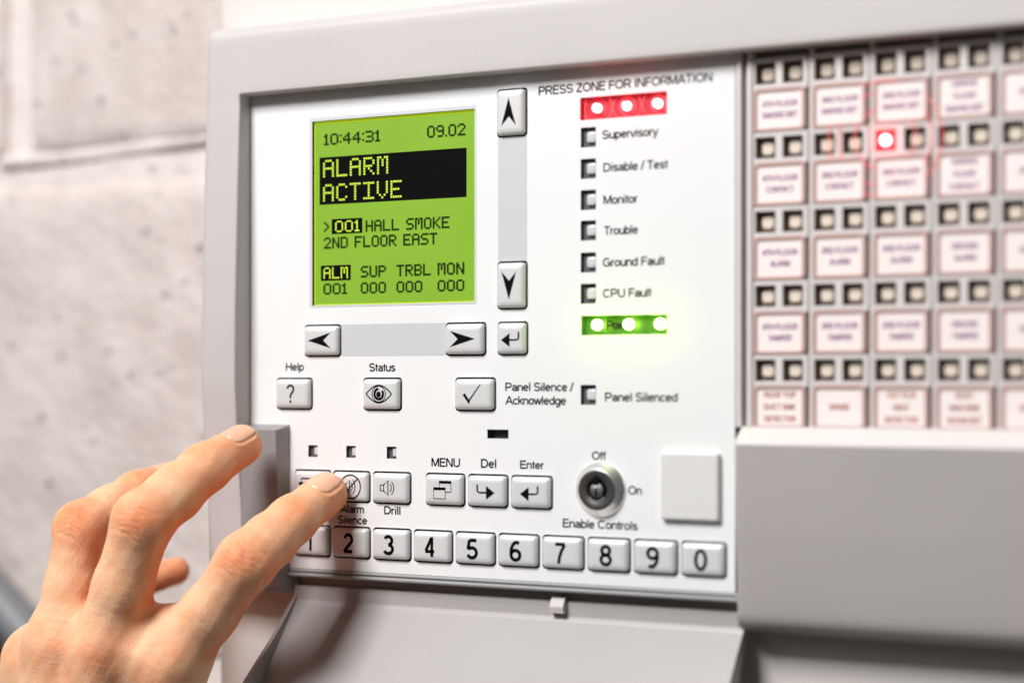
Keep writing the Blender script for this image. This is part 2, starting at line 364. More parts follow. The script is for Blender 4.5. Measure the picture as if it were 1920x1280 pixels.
rows = [(-312.0 - 202, -312.0 - 12), (-312.0, -118.0 + 0), (-108.0, 82.0), (95.0, 285.0), (297, 480)]
sd = 0
for ri, (za, zb) in enumerate(rows):
    off = -289.0 if ri % 2 == 1 else -89.0
    for k in range(-2, 3):
        x0 = off + k * 402; sd += 1
        if x0 + 390 < -900 or x0 > 700: continue
        obj('block', rough_block(x0 + 5, x0 + 395 if ri % 2 else x0 + 395, za, zb, sd), wall)
def mh(s, z): return WO - 3.2 + 0.9 * math.sin(s * 0.05 + 1) + 0.6 * math.sin(s * 0.13 + z * 0.2)
obj('mortar', relief('mortar', frange(-920, 760, 12), frange(-520, 480, 12), mh, lambda a, b: True, WO - 16, M['mortar']), wall)
# smeared ridge of mortar along the bed joint
v = []; f = []
xs_ = frange(-300, -100, 4)
for i, s in enumerate(xs_):
    zc = 96.0 + 1.5 * math.sin(s * 0.03) + 0.02 * (s + 200)
    for a, b in ((-3.2, -4.5), (-2.2, -1.6), (0.3, -0.9), (2.4, -1.8), (3.5, -4.5)): v.append(P(s, WO + b, zc + a))
for i in range(len(xs_) - 1):
    for k in range(4): f.append((i * 5 + k, i * 5 + k + 1, (i + 1) * 5 + k + 1, (i + 1) * 5 + k))
obj('mortar_ridge', mesh('mortar_ridge', v, f, [M['mortar']], smooth=True), wall)

def tube(name, pts, r, m, n=20, ribs=0):
    v = []; f = []; pts = [Vector(p) for p in pts]
    for i, p in enumerate(pts):
        t = (pts[min(i + 1, len(pts) - 1)] - pts[max(i - 1, 0)]).normalized(); a = t.orthogonal().normalized()
        if i and v: 
            a = (prev - t * prev.dot(t)).normalized()
        prev = a; b = t.cross(a); rr = r * (1 + (ribs * math.sin(i * 2.1)))
        for k in range(n):
            an = 2 * math.pi * k / n; v.append(p + (a * math.cos(an) + b * math.sin(an)) * rr * S)
    for i in range(len(pts) - 1):
        for k in range(n):
            j = (k + 1) % n; f.append((i * n + k, i * n + j, (i + 1) * n + j, (i + 1) * n + k))
    f.append(tuple(range(n))); f.append(tuple((len(pts) - 1) * n + k for k in reversed(range(n))))
    return fixn(mesh(name, v, f, [m], smooth=True))
def run(a, b, n, sag=0):
    a, b = Vector(a), Vector(b); return [a.lerp(b, k / n) + P(0, 0, -sag * math.sin(math.pi * k / n)) for k in range(n + 1)]
cd = obj('conduit', tube('conduit', run(P(-420, -80, 26), P(-120, -80, -214), 90, 2), 8.5, M['conduit'], ribs=0.03))
cd['label'] = 'blurred blue-grey conduit running diagonally down the wall at the lower left corner'; cd['category'] = 'conduit'
cb = obj('cable', tube('cable', run(P(-420, -76, -8), P(-150, -76, -226), 60, 2), 14.0, M['cable']))
cb['label'] = 'thick black cable just below the blue-grey conduit, behind the wrist'; cb['category'] = 'cable'

# ================================================================== the alarm panel
panel = thing('fire_alarm_panel', 'grey and white fire alarm control panel with a green screen reading ALARM ACTIVE', 'alarm panel')
# cabinet body
cabx = [-117, -116.6, -115.6, -114.2, -112.6, -110] + frange(-100, 260, 40)
obj('cabinet', relief('cabinet', cabx, frange(-230, 230, 46), lambda s, z: -10 - rnd_edge(s + 117, 4), lambda a, b: True, -99, M['cab']), panel)

# bezel (top bar and left column in one moulding)
BZ = ([-66, -60, -40, -13, 0, 20, 60, 92, 111, 118], [3.8, 4.2, 4.9, 7.4, 8.4, 8.3, 7.0, 5.6, 5.0, 4.6])
X0, X1, ZT, ZB = -110.8, 215.0, 114.6, -66.5
def bez(s, z):
    o = lerp(z, *BZ)
    dx, dz = s - X0, ZT - z
    r = 4.0
    if dx < r and dz < r: d = r - math.hypot(r - dx, r - dz)
    else: d = min(dx, dz)
    o -= rnd_edge(max(d, 0), r)
    o -= rnd_edge(max(z - ZB, 0), 3.0)
    if z <= 92.2 + 1e-6: o -= rnd_edge(max(-95.6 - s, 0), 0.8)
    if s >= -95.6 - 1e-6: o -= rnd_edge(max(z - 92.2, 0), 0.8)
    return o
edge = [0, 0.15, 0.5, 1.1, 1.9, 2.9, 4.0]
bs = [X0 + e for e in edge] + frange(-106.8, -96.4, 2.6) + [-96.2, -96.0, -95.8, -95.68, -95.6] + frange(-95.6, X1, 14)
bz = [ZT - e for e in edge] + frange(93, 110.6, 2.2) + [92.2, 92.28, 92.4, 92.6, 92.8] + frange(-63, 92.2, 3.2) + [ZB + e for e in (0, 0.15, 0.5, 1.1, 1.9, 2.6)]
obj('bezel', relief('bezel', bs, bz, bez, lambda s, z: s < -95.6 or z > 92.2, -10, M['bezel']), panel)

# left side block
def blk(s, z):
    f_ = lerp(z, [-66, -60, -37, -14.7], [3.7, 4.1, 4.8, 6.3])
    o = min(f_, max(0.0, (-13.0 - z) / 1.7 * 6.3))
    dr = -80.3 - s
    if dr < 1.1: o = min(o, f_ * (0.35 + 0.65 * dr / 1.1))
    o -= rnd_edge(max(z - ZB, 0), 3.0)
    return o
obj('side_block', relief('side_block', [-95.58, -93, -90, -87, -84, -82, -81.6, -81.4, -81.2, -80.8, -80.3],
    [-13.0, -13.6, -14.2, -14.6, -14.7, -14.9] + frange(-62, -16, 3) + [ZB + e for e in (0, 0.15, 0.5, 1.1, 1.9, 2.6)], blk, lambda a, b: True, -10, M['blockgrey']), panel)

# big blank cover at lower right
def cov(s, z):
    f_ = lerp(z, [-64, -56, -40, -16.6], [3.9, 4.6, 5.6, 6.3])
    o = min(f_, max(0.0, (-11.9 - z) / 4.7 * 6.3))
    o -= rnd_edge(max(s - 72.9, 0), 1.2) * (1 if z < -16 else 0.3)
    if z < -63: o = 3.9 - 6 + math.sqrt(max(36 - (-63 - z) ** 2, 0))
    return o
obj('blank_cover', relief('blank_cover', [72.9, 73.0, 73.2, 73.6, 74.1] + frange(76, X1, 7),
    [-11.9, -12.4, -13.2, -14.4, -15.5, -16.2, -16.5, -16.7, -17.0] + frange(-63, -18, 3) + [-64, -65, -66, -67, -68, -68.6, -68.95], cov, lambda a, b: True, -10, M['cover']), panel)
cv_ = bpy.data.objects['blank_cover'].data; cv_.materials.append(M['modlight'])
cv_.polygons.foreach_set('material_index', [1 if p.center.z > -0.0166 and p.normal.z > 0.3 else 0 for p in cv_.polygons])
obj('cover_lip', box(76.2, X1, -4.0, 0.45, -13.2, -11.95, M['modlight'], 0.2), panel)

# ------------------------------------------------------------------ faceplate with its cut-outs
KEYS = []          # (x0,x1,z0,z1,kind)
def key(x0, x1, z0, z1, kind, legend, label): KEYS.append((x0, x1, z0, z1, kind, legend, label))
key(-4.5, 4.7, 73.9, 87.3, 'tall', 'up', 'scroll key with an up arrow')
key(-4.4, 4.8, 22.6, 35.9, 'tall', 'down', 'scroll key with a down arrow')
key(-74.0, -61.1, 9.0, 18.1, 'wide', 'left', 'scroll key with a left arrow')
key(-22.3, -9.2, 8.9, 18.0, 'wide', 'right', 'scroll key with a right arrow')
key(-4.3, 5.0, 8.9, 18.0, 'small', 'ret', 'small return key beside the scroll keys')
key(-84.8, -71.9, -7.7, 1.4, 'wide', 'help', 'help key with a question mark')
key(-51.9, -38.9, -7.8, 1.4, 'wide', 'eye', 'status key with an eye')
key(-18.9, -5.9, -7.8, 1.4, 'wide', 'tick', 'acknowledge key with a tick')
key(-77.7, -64.8, -36.6, -27.6, 'wide', 'reset', 'reset key with a bent arrow, half under the index finger')
key(-63.2, -50.3, -36.6, -27.6, 'wide', 'silence', 'alarm silence key being pressed')
key(-48.4, -35.5, -36.6, -27.6, 'wide', 'drill', 'drill key with a loudspeaker')
key(-29.3, -16.4, -36.6, -27.6, 'wide', 'menu', 'menu key with two windows')
key(-14.5, -1.6, -36.6, -27.6, 'wide', 'del', 'delete key with a right arrow')
key(0.3, 13.2, -36.6, -27.6, 'wide', 'ret', 'enter key with a left arrow')
for k in range(10):
    x = -77.9 + 14.78 * k
    key(x, x + 12.9, -54.0, -45.0, 'wide', '1234567890'[k], 'number key ' + '1234567890'[k])
g = 0.55
holes = [rrect(a - g, b + g, c - g, d + g, 1.15) for a, b, c, d, *_ in KEYS]
LCD = (-71.6, -12.7, 24.6, 82.7)
holes.append(rrect(*LCD, 0.2))
LED_Z = [71.75, 62.6, 53.5, 44.6, 35.3, 26.2, -3.25]
for z in LED_Z: holes.append(rrect(22.8, 27.7, z - 2.9, z + 2.9, 0.15))
BAR_G = (23.0, 50.3, 14.1, 19.8); BAR_R = (22.6, 50.2, 76.8, 83.4)
holes += [rrect(*BAR_G, 0.15), rrect(*BAR_R, 0.15)]
SML = [-71.4, -57.1, -42.2]
for x in SML: holes.append(rrect(x - 1.75, x + 1.75, -23.1, -19.4, 0.1))
holes.append(rrect(-8.4, -1.2, -16.4, -13.7, 0.1))
faceplate = obj('faceplate', holed('faceplate', rrect(-95.4, 70.9, -58.4, 93.0, 0.4), holes, -1.6, 0.0, M['face'], M['black']), panel)
obj('backing', box(-95.2, 70.8, -5.0, -3.4, -58.3, 92.8, M['black']), panel)
# dark boxes behind the small windows so that each is a pocket
# grey scroll strips, printed on the plate
obj('scroll_strip', poly('scroll_strip', [[(-4.7, 36.5), (5.0, 36.5), (5.0, 73.4), (-4.7, 73.4)]], 0.05, M['strip']), panel)
obj('scroll_strip', poly('scroll_strip', [[(-60.6, 8.6), (-22.8, 8.6), (-22.8, 18.5), (-60.6, 18.5)]], 0.05, M['strip']), panel)

# ------------------------------------------------------------------ key bodies
KM = {}
def key_mesh(wd, ht):
    k = (round(wd, 1), round(ht, 1))
    if k not in KM:
        prof = [(0, -1.5), (0, 0.75), (0.18, 1.18), (0.55, 1.55), (1.15, 1.75), (2.0, 1.82)]
        lps = [rrect(-wd / 2 + i, wd / 2 - i, -ht / 2 + i, ht / 2 - i, max(1.05 - i * 0.35, 0.3)) for i, o in prof]
        KM[k] = loft('key', lps, [o for i, o in prof], M['key'], smooth=True)
    return KM[k]
TOP = 1.84
def legend_polys(kind, x, z):
    A = []
    if kind == 'up' or kind == 'down':
        s_ = 1 if kind == 'up' else -1
        A.append([(x, z + 4.3 * s_), (x + 2.5, z - 4.1 * s_), (x + 0.1, z - 1.3 * s_)]); A.append([(x, z + 4.3 * s_), (x - 2.5, z - 4.1 * s_), (x + 0.1, z - 1.3 * s_)])
    elif kind in ('left', 'right'):
        s_ = 1 if kind == 'right' else -1
        A.append([(x + 4.4 * s_, z), (x - 4.4 * s_, z + 2.5), (x - 1.6 * s_, z)]); A.append([(x + 4.4 * s_, z), (x - 4.4 * s_, z - 2.5), (x - 1.6 * s_, z)])
    elif kind in ('ret', 'del'):
        s_ = 1 if kind == 'ret' else -1
        A += stroke([(x - 0.6 * s_, z - 0.5), (x + 2.2 * s_, z - 0.5), (x + 2.75 * s_, z - 0.1), (x + 2.8 * s_, z + 0.6), (x + 2.8 * s_, z + 1.9)], 0.55)
        A.append([(x - 3.1 * s_, z - 0.5), (x - 0.2 * s_, z + 1.6), (x - 0.2 * s_, z - 2.6)])
    elif kind == 'help':
        pass
    elif kind == 'eye':
        A += stroke([(x - 4.6 + 9.2 * k / 14, z + 2.7 * math.sin(math.pi * k / 14) ** 0.9) for k in range(15)], 0.42)
        A += stroke([(x - 4.6 + 9.2 * k / 14, z - 2.7 * math.sin(math.pi * k / 14) ** 0.9) for k in range(15)], 0.42)
        A += stroke(arc(x, z, 2.45, 2.45, 0, 360, 20)[:-1], 0.30, True); A += stroke(arc(x, z, 1.55, 1.6, 95, 400, 18), 0.85)
        A.append(arc(x - 0.1, z - 0.15, 0.85, 0.95, 0, 360, 14)[:-1])
    elif kind == 'tick':
        A.append([(x - 3.2, z - 0.2), (x - 2.5, z + 0.4), (x - 1.2, z - 1.3), (x - 1.0, z - 3.0)])
        A.append([(x - 1.6, z - 2.2), (x - 1.0, z - 3.0), (x - 0.6, z - 1.8), (x + 3.2, z + 3.1), (x + 2.7, z + 3.0)][::-1])
    elif kind == 'reset':
        A += stroke([(x - 3.0, z + 0.8), (x - 3.0, z + 2.2), (x + 2.6, z + 2.2)], 0.5)
        A.append([(x - 4.2, z + 1.0), (x - 1.8, z + 1.0), (x - 3.0, z - 1.6)])
        A += stroke(arc(x + 1.0, z - 1.5, 2.6, 1.8, 90, -120, 12), 0.45)
    elif kind == 'silence':
        A += stroke(arc(x + 0.7, z, 3.7, 3.7, 0, 360, 28)[:-1], 0.45, True)
        A += stroke([(x - 1.9, z - 2.6), (x + 3.4, z + 2.6)], 0.45)
        A += stroke([(x - 2.0, z - 0.8), (x - 1.0, z - 0.8), (x + 0.4, z - 2.0), (x + 0.4, z + 2.0), (x - 1.0, z + 0.8), (x - 2.0, z + 0.8)], 0.4, True)
        for r in (1.5, 2.5): A += stroke(arc(x - 0.1, z, r, r * 1.15, -48, 48, 8), 0.36)
    elif kind == 'drill':
        A += stroke([(x - 2.9, z - 0.9), (x - 1.7, z - 0.9), (x - 0.1, z - 2.3), (x - 0.1, z + 2.3), (x - 1.7, z + 0.9), (x - 2.9, z + 0.9)], 0.40, True)
        A += stroke([(x - 1.7, z - 0.9), (x - 1.7, z + 0.9)], 0.3)
        for r in (1.5, 2.4): A += stroke(arc(x - 0.4, z, r, r * 1.05, -50, 50, 8), 0.32)
    elif kind == 'menu':
        for (a, b) in ((0.1, 0.3), (-1.9, -1.7)):
            x0, z0 = x + a - 1.0, z + b - 1.0
            A += stroke([(x0, z0), (x0 + 4.1, z0), (x0 + 4.1, z0 + 3.3), (x0, z0 + 3.3)], 0.32, True)
            A.append([(x0, z0 + 2.55), (x0 + 4.1, z0 + 2.55), (x0 + 4.1, z0 + 3.4), (x0, z0 + 3.4)])
    return A
for (a, b, c, d, kind, leg, lab) in KEYS:
    cx, cz = (a + b) / 2, (c + d) / 2
    ko = obj('key', key_mesh(b - a, d - c), panel, label=lab); ko.location = P(cx, -0.35 if leg == 'silence' else 0, cz)
    if leg in '1234567890' and len(leg) == 1:
        wd = 2.2 if leg == '1' else 4.2
        me = text_mesh(leg, -wd / 2 - 0.3, wd / 2 - 0.3, -3.1, 2.9, TOP, M['ink'], wt=0.165)
    elif leg == 'help':
        me = text_mesh('?', -1.9, 1.1, -2.9, 3.0, TOP, M['ink'], wt=0.12)
    else: me = poly('symbol', legend_polys(leg, -0.3 if leg not in ('ret', 'del') else 0, 0), TOP, M['ink'])
    obj('digit' if len(leg) == 1 else 'symbol', me, ko)
    if leg == 'menu':
        x0, z0 = -0.3 - 1.9 - 1.0, -2.7
        obj('symbol', poly('symbol', [[(x0 + .1, z0 + .1), (x0 + 4.0, z0 + .1), (x0 + 4.0, z0 + 2.5), (x0 + .1, z0 + 2.5)]], TOP + 0.02, M['key']), ko)

# ------------------------------------------------------------------ printed words on the plate
W = [('Help', -81.8, -74.8, 4.1, 6.6), ('Status', -50.4, -40.7, 3.8, 6.3), ('Panel Silence /', -2.3, 20.6, -2.2, 0.3),
     ('Acknowledge', -2.3, 18.1, -6.2, -3.7), ('MENU', -27.9, -17.8, -25.2, -22.6), ('Del', -10.6, -5.3, -25.2, -22.6),
     ('Enter', 2.7, 10.9, -25.2, -22.8), ('Drill', -44.9, -38.9, -40.3, -37.8), ('Alarm', -61.1, -52.2, -40.3, -37.8),
     ('Silence', -62.1, -51.0, -43.7, -41.3), ('Off', 26.4, 31.1, -22.1, -19.7), ('On', 38.0, 42.4, -31.9, -29.4),
     ('Enable Controls', 16.9, 41.1, -42.1, -39.6), ('PRESS ZONE FOR INFORMATION', 8.9, 64.1, 85.1, 87.7),
     ('Supervisory', 29.7, 47.6, 70.9, 73.4), ('Disable / Test', 30.1, 50.7, 61.4, 63.9), ('Monitor', 30.1, 41.2, 52.0, 54.5),
     ('Trouble', 30.1, 41.2, 43.1, 45.6), ('Ground Fault', 29.9, 49.7, 33.9, 36.4), ('CPU Fault', 29.9, 45.6, 24.9, 27.4),
     ('Panel Silenced', 30.6, 53.5, -5.1, -2.6)]
for body, a, b, c, d in W:
    obj('lettering', text_mesh(body, a, b, c, d, 0.05, M['ink2']), panel, label='printed words ' + body)

# ------------------------------------------------------------------ LCD
lcd = obj('display', box(-72.2, -12.1, -2.2, -1.0, 24.0, 83.3, M['lcd']), panel, label='backlit green screen')
fr = []
a, b, c, d = LCD
for (p, q, r_, t) in ((a, a + 0.55, c, d), (b - 0.7, b, c, d), (a + 0.55, b - 0.7, d - 1.0, d), (a + 0.55, b - 0.7, c, c + 0.45)): fr.append([(p, r_), (q, r_), (q, t), (p, t)])
obj('screen_edge', poly('screen_edge', fr, -0.95, M['lcdedge']), lcd)
obj('window_lip', holed('window_lip', rrect(a - 1.1, b + 0.5, c - 0.5, d + 1.1, 0.5), [rrect(a, b, c, d, 0.2)], -0.2, 0.10, M['lip'], M['lip']), panel)
GL = {'A': ['01110', '10001', '10001', '11111', '10001', '10001', '10001'], 'L': ['10000'] * 6 + ['11111'], 'R': ['11110', '10001', '10001', '11110', '10100', '10010', '10001'],
      'M': ['11011', '10101', '10101', '10101', '10001', '10001', '10001'], 'C': ['01110', '10001', '10000', '10000', '10000', '10001', '01110'], 'T': ['11111'] + ['00100'] * 6,
      'I': ['11111', '00100', '00100', '00100', '00100', '00100', '11111'], 'V': ['10001', '10001', '10001', '10001', '10001', '01010', '00100'], 'E': ['11111', '10000', '10000', '11110', '10000', '10000', '11111'],
      'H': ['10001', '10001', '10001', '11111', '10001', '10001', '10001'], 'S': ['01111', '10000', '10000', '01110', '00001', '00001', '11110'], 'O': ['01110', '10001', '10001', '10001', '10001', '10001', '01110'],
      'K': ['10001', '10010', '10100', '11000', '10100', '10010', '10001'], 'N': ['10001', '11001', '11001', '10101', '10011', '10011', '10001'], 'D': ['11110', '10001', '10001', '10001', '10001', '10001', '11110'],
      'F': ['11111', '10000', '10000', '11110', '10000', '10000', '10000'], 'U': ['10001'] * 6 + ['01110'], 'P': ['11110', '10001', '10001', '11110', '10000', '10000', '10000'],
      'B': ['11110', '10001', '10001', '11110', '10001', '10001', '11110'], '0': ['01110', '10001', '10001', '10001', '10001', '10001', '01110'], '1': ['010', '110', '010', '010', '010', '010', '111'],
      '2': ['01110', '10001', '00001', '00010', '00100', '01000', '11111'], '3': ['11110', '00001', '00001', '01110', '00001', '00001', '11110'], '4': ['00010', '00110', '01010', '10010', '11111', '00010', '00010'],
      '9': ['01110', '10001', '10001', '01111', '00001', '00001', '01110'], ':': ['0', '1', '0', '0', '0', '1', '0'], '.': ['0'] * 6 + ['1'], '>': ['100', '010', '001', '001', '010', '100', '000'][::1], ' ': ['000'] * 7}
def dots(body, x0, x1, z0, z1, out, m, gap=0.12):
    cols = []
    for ch in body:
        gl = GL[ch]; 
        for c_ in range(len(gl[0])): cols.append([gl[r][c_] for r in range(7)])
        cols.append(['0'] * 7)
    cols = cols[:-1]; dx = (x1 - x0) / len(cols); dz = (z1 - z0) / 7; q = []
    for i, cl in enumerate(cols):
        for r in range(7):
            if cl[r] == '1':
                a_, b_ = x0 + i * dx, z1 - (r + 1) * dz
                q.append([(a_ + dx * gap / 2, b_ + dz * gap / 2), (a_ + dx * (1 - gap / 2), b_ + dz * gap / 2), (a_ + dx * (1 - gap / 2), b_ + dz * (1 - gap / 2)), (a_ + dx * gap / 2, b_ + dz * (1 - gap / 2))])
    return poly('screen_text', q, out, m)
for (a, b, c, d) in ((-69.5, -16.1, 56.4, 71.3), (-64.9, -53.5, 47.0, 51.7), (-69.0, -57.8, 32.4, 37.2)):
    obj('dark_field', poly('dark_field', [[(a, c), (b, c), (b, d), (a, d)]], -0.92, M['lcddark']), lcd)
DK = 'lcdseg'; LT = 'lcdlit'
for (t, a, b, c, d, m_, gp) in (('10:44:31', -67.8, -46.9, 75.1, 78.6, DK, -.22), ('09.02', -29.9, -16.5, 75.1, 78.7, DK, -.22), ('ALARM', -68.2, -43.9, 64.9, 70.5, LT, .22), ('ACTIVE', -68.2, -39.0, 57.3, 62.8, LT, .22),
        ('>', -67.8, -66.0, 47.4, 50.9, DK, -.22), ('001', -63.6, -54.5, 47.5, 51.1, LT, .1), ('HALL SMOKE', -52.2, -22.1, 47.3, 50.8, DK, -.22), ('2ND FLOOR EAST', -67.8, -26.4, 42.5, 46.0, DK, -.22),
        ('ALM', -68.0, -58.8, 33.0, 36.6, LT, .1), ('SUP', -54.0, -44.8, 33.1, 36.6, DK, -.22), ('TRBL', -40.9, -28.7, 33.1, 36.6, DK, -.22), ('MON', -26.2, -16.9, 33.1, 36.7, DK, -.22),
        ('001', -68.0, -59.2, 28.1, 31.5, DK, -.22), ('000', -54.0, -44.8, 28.1, 31.5, DK, -.22), ('000', -40.9, -31.7, 28.1, 31.5, DK, -.22), ('000', -26.2, -16.9, 28.1, 31.5, DK, -.22)):
    obj('screen_text', dots(t, a, b, c, d, -0.85, M[m_], gp), lcd, label='screen characters ' + t)

# ------------------------------------------------------------------ status lights on the plate
def pocket(x0, x1, z0, z1, o0, m): # a box open to the front
    x0 += 0.03; x1 -= 0.03; z0 += 0.03; z1 -= 0.03
    a = [P(x0, -0.04, z0), P(x1, -0.04, z0), P(x1, -0.04, z1), P(x0, -0.04, z1)]; b = [P(x0, o0, z0), P(x1, o0, z0), P(x1, o0, z1), P(x0, o0, z1)]
    return mesh('light_pocket', a + b, [(0, 1, 5, 4), (1, 2, 6, 5), (2, 3, 7, 6), (3, 0, 4, 7), (4, 5, 6, 7)], [m])
led_me = loft('lens', [rrect(-1.55, 1.55, -1.65, 1.65, 0.8), rrect(-1.55, 1.55, -1.65, 1.65, 0.8), rrect(-1.3, 1.3, -1.4, 1.4, 0.7), rrect(-0.8, 0.8, -0.9, 0.9, 0.6)], [-1.29, -0.75, -0.55, -0.45], M['led'], smooth=True)
for z in LED_Z:
    p_ = obj('status_light', pocket(22.8, 27.7, z - 2.9, z + 2.9, -1.3, M['pocket']), panel, label='unlit status light')
    o = obj('lens', led_me, p_); o.location = P(26.0, 0, z)
sml_me = loft('lens', [rrect(-0.85, 0.85, -1.35, 1.35, 0.3), rrect(-0.85, 0.85, -1.35, 1.35, 0.3), rrect(-0.6, 0.6, -1.0, 1.0, 0.3)], [-1.19, -0.9, -0.7], M['led'], smooth=True)
for x in SML:
    p_ = obj('status_light', pocket(x - 1.75, x + 1.75, -23.1, -19.4, -1.2, M['pocket']), panel, label='small unlit light over a control key')
    o = obj('lens', sml_me, p_); o.location = P(x + 0.75, 0, -21.25)
obj('contrast_slot', pocket(-8.4, -1.2, -16.4, -13.7, -2.9, M['slot']), panel)
def dome(name, r, h, m, o0): return lathe(name, 0, 0, [(r, o0), (r, o0 + h * 0.35), (r * 0.92, o0 + h * 0.65), (r * 0.7, o0 + h * 0.88), (r * 0.38, o0 + h * 0.98), (0.05, o0 + h)], m, 20)
gb = obj('power_light_bar', pocket(*BAR_G, -1.75, M['green_floor']), panel, label='lit green power light bar with three lamps')
gd = dome('lamp', 1.55, 2.2, M['green_led'], -1.7)
for x in (27.6, 37.7, 47.6): o = obj('lamp', gd, gb); o.location = P(x, 0, 17.1)
obj('lettering', text_mesh('Power', 30.4, 38.8, 15.8, 18.3, -1.6, M['ink2']), gb)
def glow(name, x, z, col, pw, out=2.6):
    l = bpy.data.lights.new(name, 'POINT'); l.energy = pw; l.color = col; l.shadow_soft_size = 0.001
    o = bpy.data.objects.new(name, l); C.objects.link(o); o.location = P(x, out, z)
for x in (27.6, 37.7, 47.6): glow('power_lamp_light', x, 17.1, (0.52, 1.0, 0.02), 0.0020)
for x in (27.6, 37.0, 46.8): glow('alarm_lamp_light', x, 80.2, (1.0, 0.12, 0.14), 0.0006, 1.8)
glow('zone_lamp_light', 77.1 - 0.2 + 17.12 * 2 + 2.95, 89.0 - 20.57 - 3.0, (1.0, 0.10, 0.12), 0.0014, 2.2)
rb = obj('alarm_light_bar', pocket(*BAR_R, -1.75, M['red_floor']), panel, label='lit red alarm light bar with three lamps')
rd = dome('lamp', 1.35, 2.3, M['red_led'], -1.7)
for x in (27.6, 37.0, 46.8): o = obj('lamp', rd, rb); o.location = P(x, 0, 80.2)
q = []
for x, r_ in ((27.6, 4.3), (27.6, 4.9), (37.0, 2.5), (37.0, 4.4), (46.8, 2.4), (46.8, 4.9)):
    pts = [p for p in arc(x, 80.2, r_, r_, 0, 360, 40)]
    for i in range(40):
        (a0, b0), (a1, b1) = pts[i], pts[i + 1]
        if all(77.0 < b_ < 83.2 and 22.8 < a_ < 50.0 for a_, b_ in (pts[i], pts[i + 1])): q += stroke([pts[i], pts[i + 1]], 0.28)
obj('ring_graphic', poly('ring_graphic', q, -1.6, M['ringred']), rb)
obj('lettering', text_mesh('R', 36.2, 38.0, 79.2, 81.4, 0.55, M['ringred']), rb)

# ------------------------------------------------------------------ key switch
LX, LZ = 29.3, -30.7
lock = obj('key_switch', lathe('key_switch', LX, LZ, [(8.0, -0.2), (8.0, 0.35), (7.7, 0.7), (7.35, 0.9), (6.1, 2.7), (5.9, 2.9), (5.75, 2.95), (5.6, 1.8)], M['chrome']), panel)
lock.data.polygons  # closed by the barrel below
obj('barrel', lathe('barrel', LX, LZ, [(5.8, 2.0), (5.8, 3.0), (5.4, 3.08), (4.6, 2.95), (3.3, 2.75), (3.2, 2.6), (3.2, 1.9)], M['steel']), lock)
obj('keyway', lathe('keyway', LX, LZ, [(3.22, 2.0), (3.2, 2.2), (0.1, 2.2)], M['black']), lock)
obj('core', lathe('core', LX, LZ - 0.1, [(2.1, 2.5), (2.1, 3.0), (1.8, 3.15), (0.05, 3.15)], M['core']), lock)
obj('core_edge', poly('core_edge', stroke(arc(LX, LZ - 0.3, 2.9, 3.0, 215, 325, 12), 0.55), 2.95, M['chrome']), lock)
obj('core_slot', poly('core_slot', [[(LX - 0.35, LZ - 2.0), (LX + 0.35, LZ - 2.0), (LX + 0.35, LZ + 0.3), (LX - 0.35, LZ + 0.3)], [(LX - 0.9, LZ + 1.4), (LX + 0.9, LZ + 1.4), (LX + 0.5, LZ + 4.2), (LX - 0.5, LZ + 4.2)], [(LX - 1.2, LZ - 2.7), (LX + 1.2, LZ - 2.7), (LX + 1.0, LZ - 2.2), (LX - 1.0, LZ - 2.2)]], 3.19, M['black']), lock)
obj('core_glint', poly('core_glint', [[(LX - 1.5, LZ + 0.9), (LX - 0.9, LZ + 1.5), (LX - 1.0, LZ + 0.7)], [(LX + 0.5, LZ + 1.2), (LX + 1.3, LZ + 1.4), (LX + 1.3, LZ + 0.5), (LX + 0.7, LZ + 0.4)]], 3.19, M['chrome']), lock)

# blank square button
obj('blank_button', loft('blank_button', [rrect(48.9 + i, 66.6 - i, -38.6 + i, -19.4 - i, 0.7) for i in (0, 0, 0.25, 0.7)], [0.02, 1.5, 1.85, 2.0], M['button'], smooth=False), panel)

# ------------------------------------------------------------------ edge beads, separator
obj('edge_bead', box(-80.0, 72.4, -1.5, 0.9, -59.75, -58.5, M['bead'], 0.5), panel)
obj('edge_bead', box(-80.4, 72.4, -2.0, 1.3, -61.1, -59.8, M['bead'], 0.5), panel)
obj('separator', box(71.3, 73.0, -2.0, 0.7, -12.3, 93.0, M['modlight'], 0.35), panel)
obj('separator', box(74.5, 76.2, -2.0, 0.6, -12.3, 93.0, M['modlight'], 0.35), panel)
obj('separator_groove', box(72.4, 75.0, -4.0, -1.2, -12.3, 93.0, M['well']), panel)

# ------------------------------------------------------------------ zone module
MB_ = -3.6
zm = obj('zone_module', box(76.25, X1, -6.0, MB_, -13.0, 93.0, M['modbase']), panel)
PITCHX, PITCHZ, NC = 17.12, 20.57, 8
# light carrier round each pair of wells, with real square wells
car = holed('led_carrier', rrect(-0.6, 15.3, -7.6, 1.2, 0.3), [rrect(0.0, 5.9, -6.0, 0.0, 0.2), rrect(8.0, 13.9, -6.0, 0.0, 0.2)], MB_, 0.0, M['modlight'], M['well'])
floor_me = poly('well_floor', [[(-0.2, -6.2), (14.1, -6.2), (14.1, 0.2), (-0.2, 0.2)]], MB_ + 0.08, M['well'])
zl = loft('zone_lens', [rrect(-1.85, 1.85, -1.95, 1.95, 1.2), rrect(-1.85, 1.85, -1.95, 1.95, 1.2), rrect(-1.4, 1.4, -1.5, 1.5, 1.0)], [MB_ + 0.1, -2.4, -2.0], M['ledcream'], smooth=True)
fr_ = holed('card_frame', rrect(-0.75, 14.45, -11.4, 0.7, 1.6), [rrect(0.25, 13.4, -10.45, -0.3, 0.9)], MB_, 0.25, M['rose'], M['rose'])
cd_ = loft('zone_card', [rrect(0.15, 13.5, -10.55, -0.2, 0.9)] * 2, [MB_, -0.15], M['card'])
low = box(-0.9, 15.4, MB_, -1.0, -13.0, -11.0, M['modbase'], 0.2)
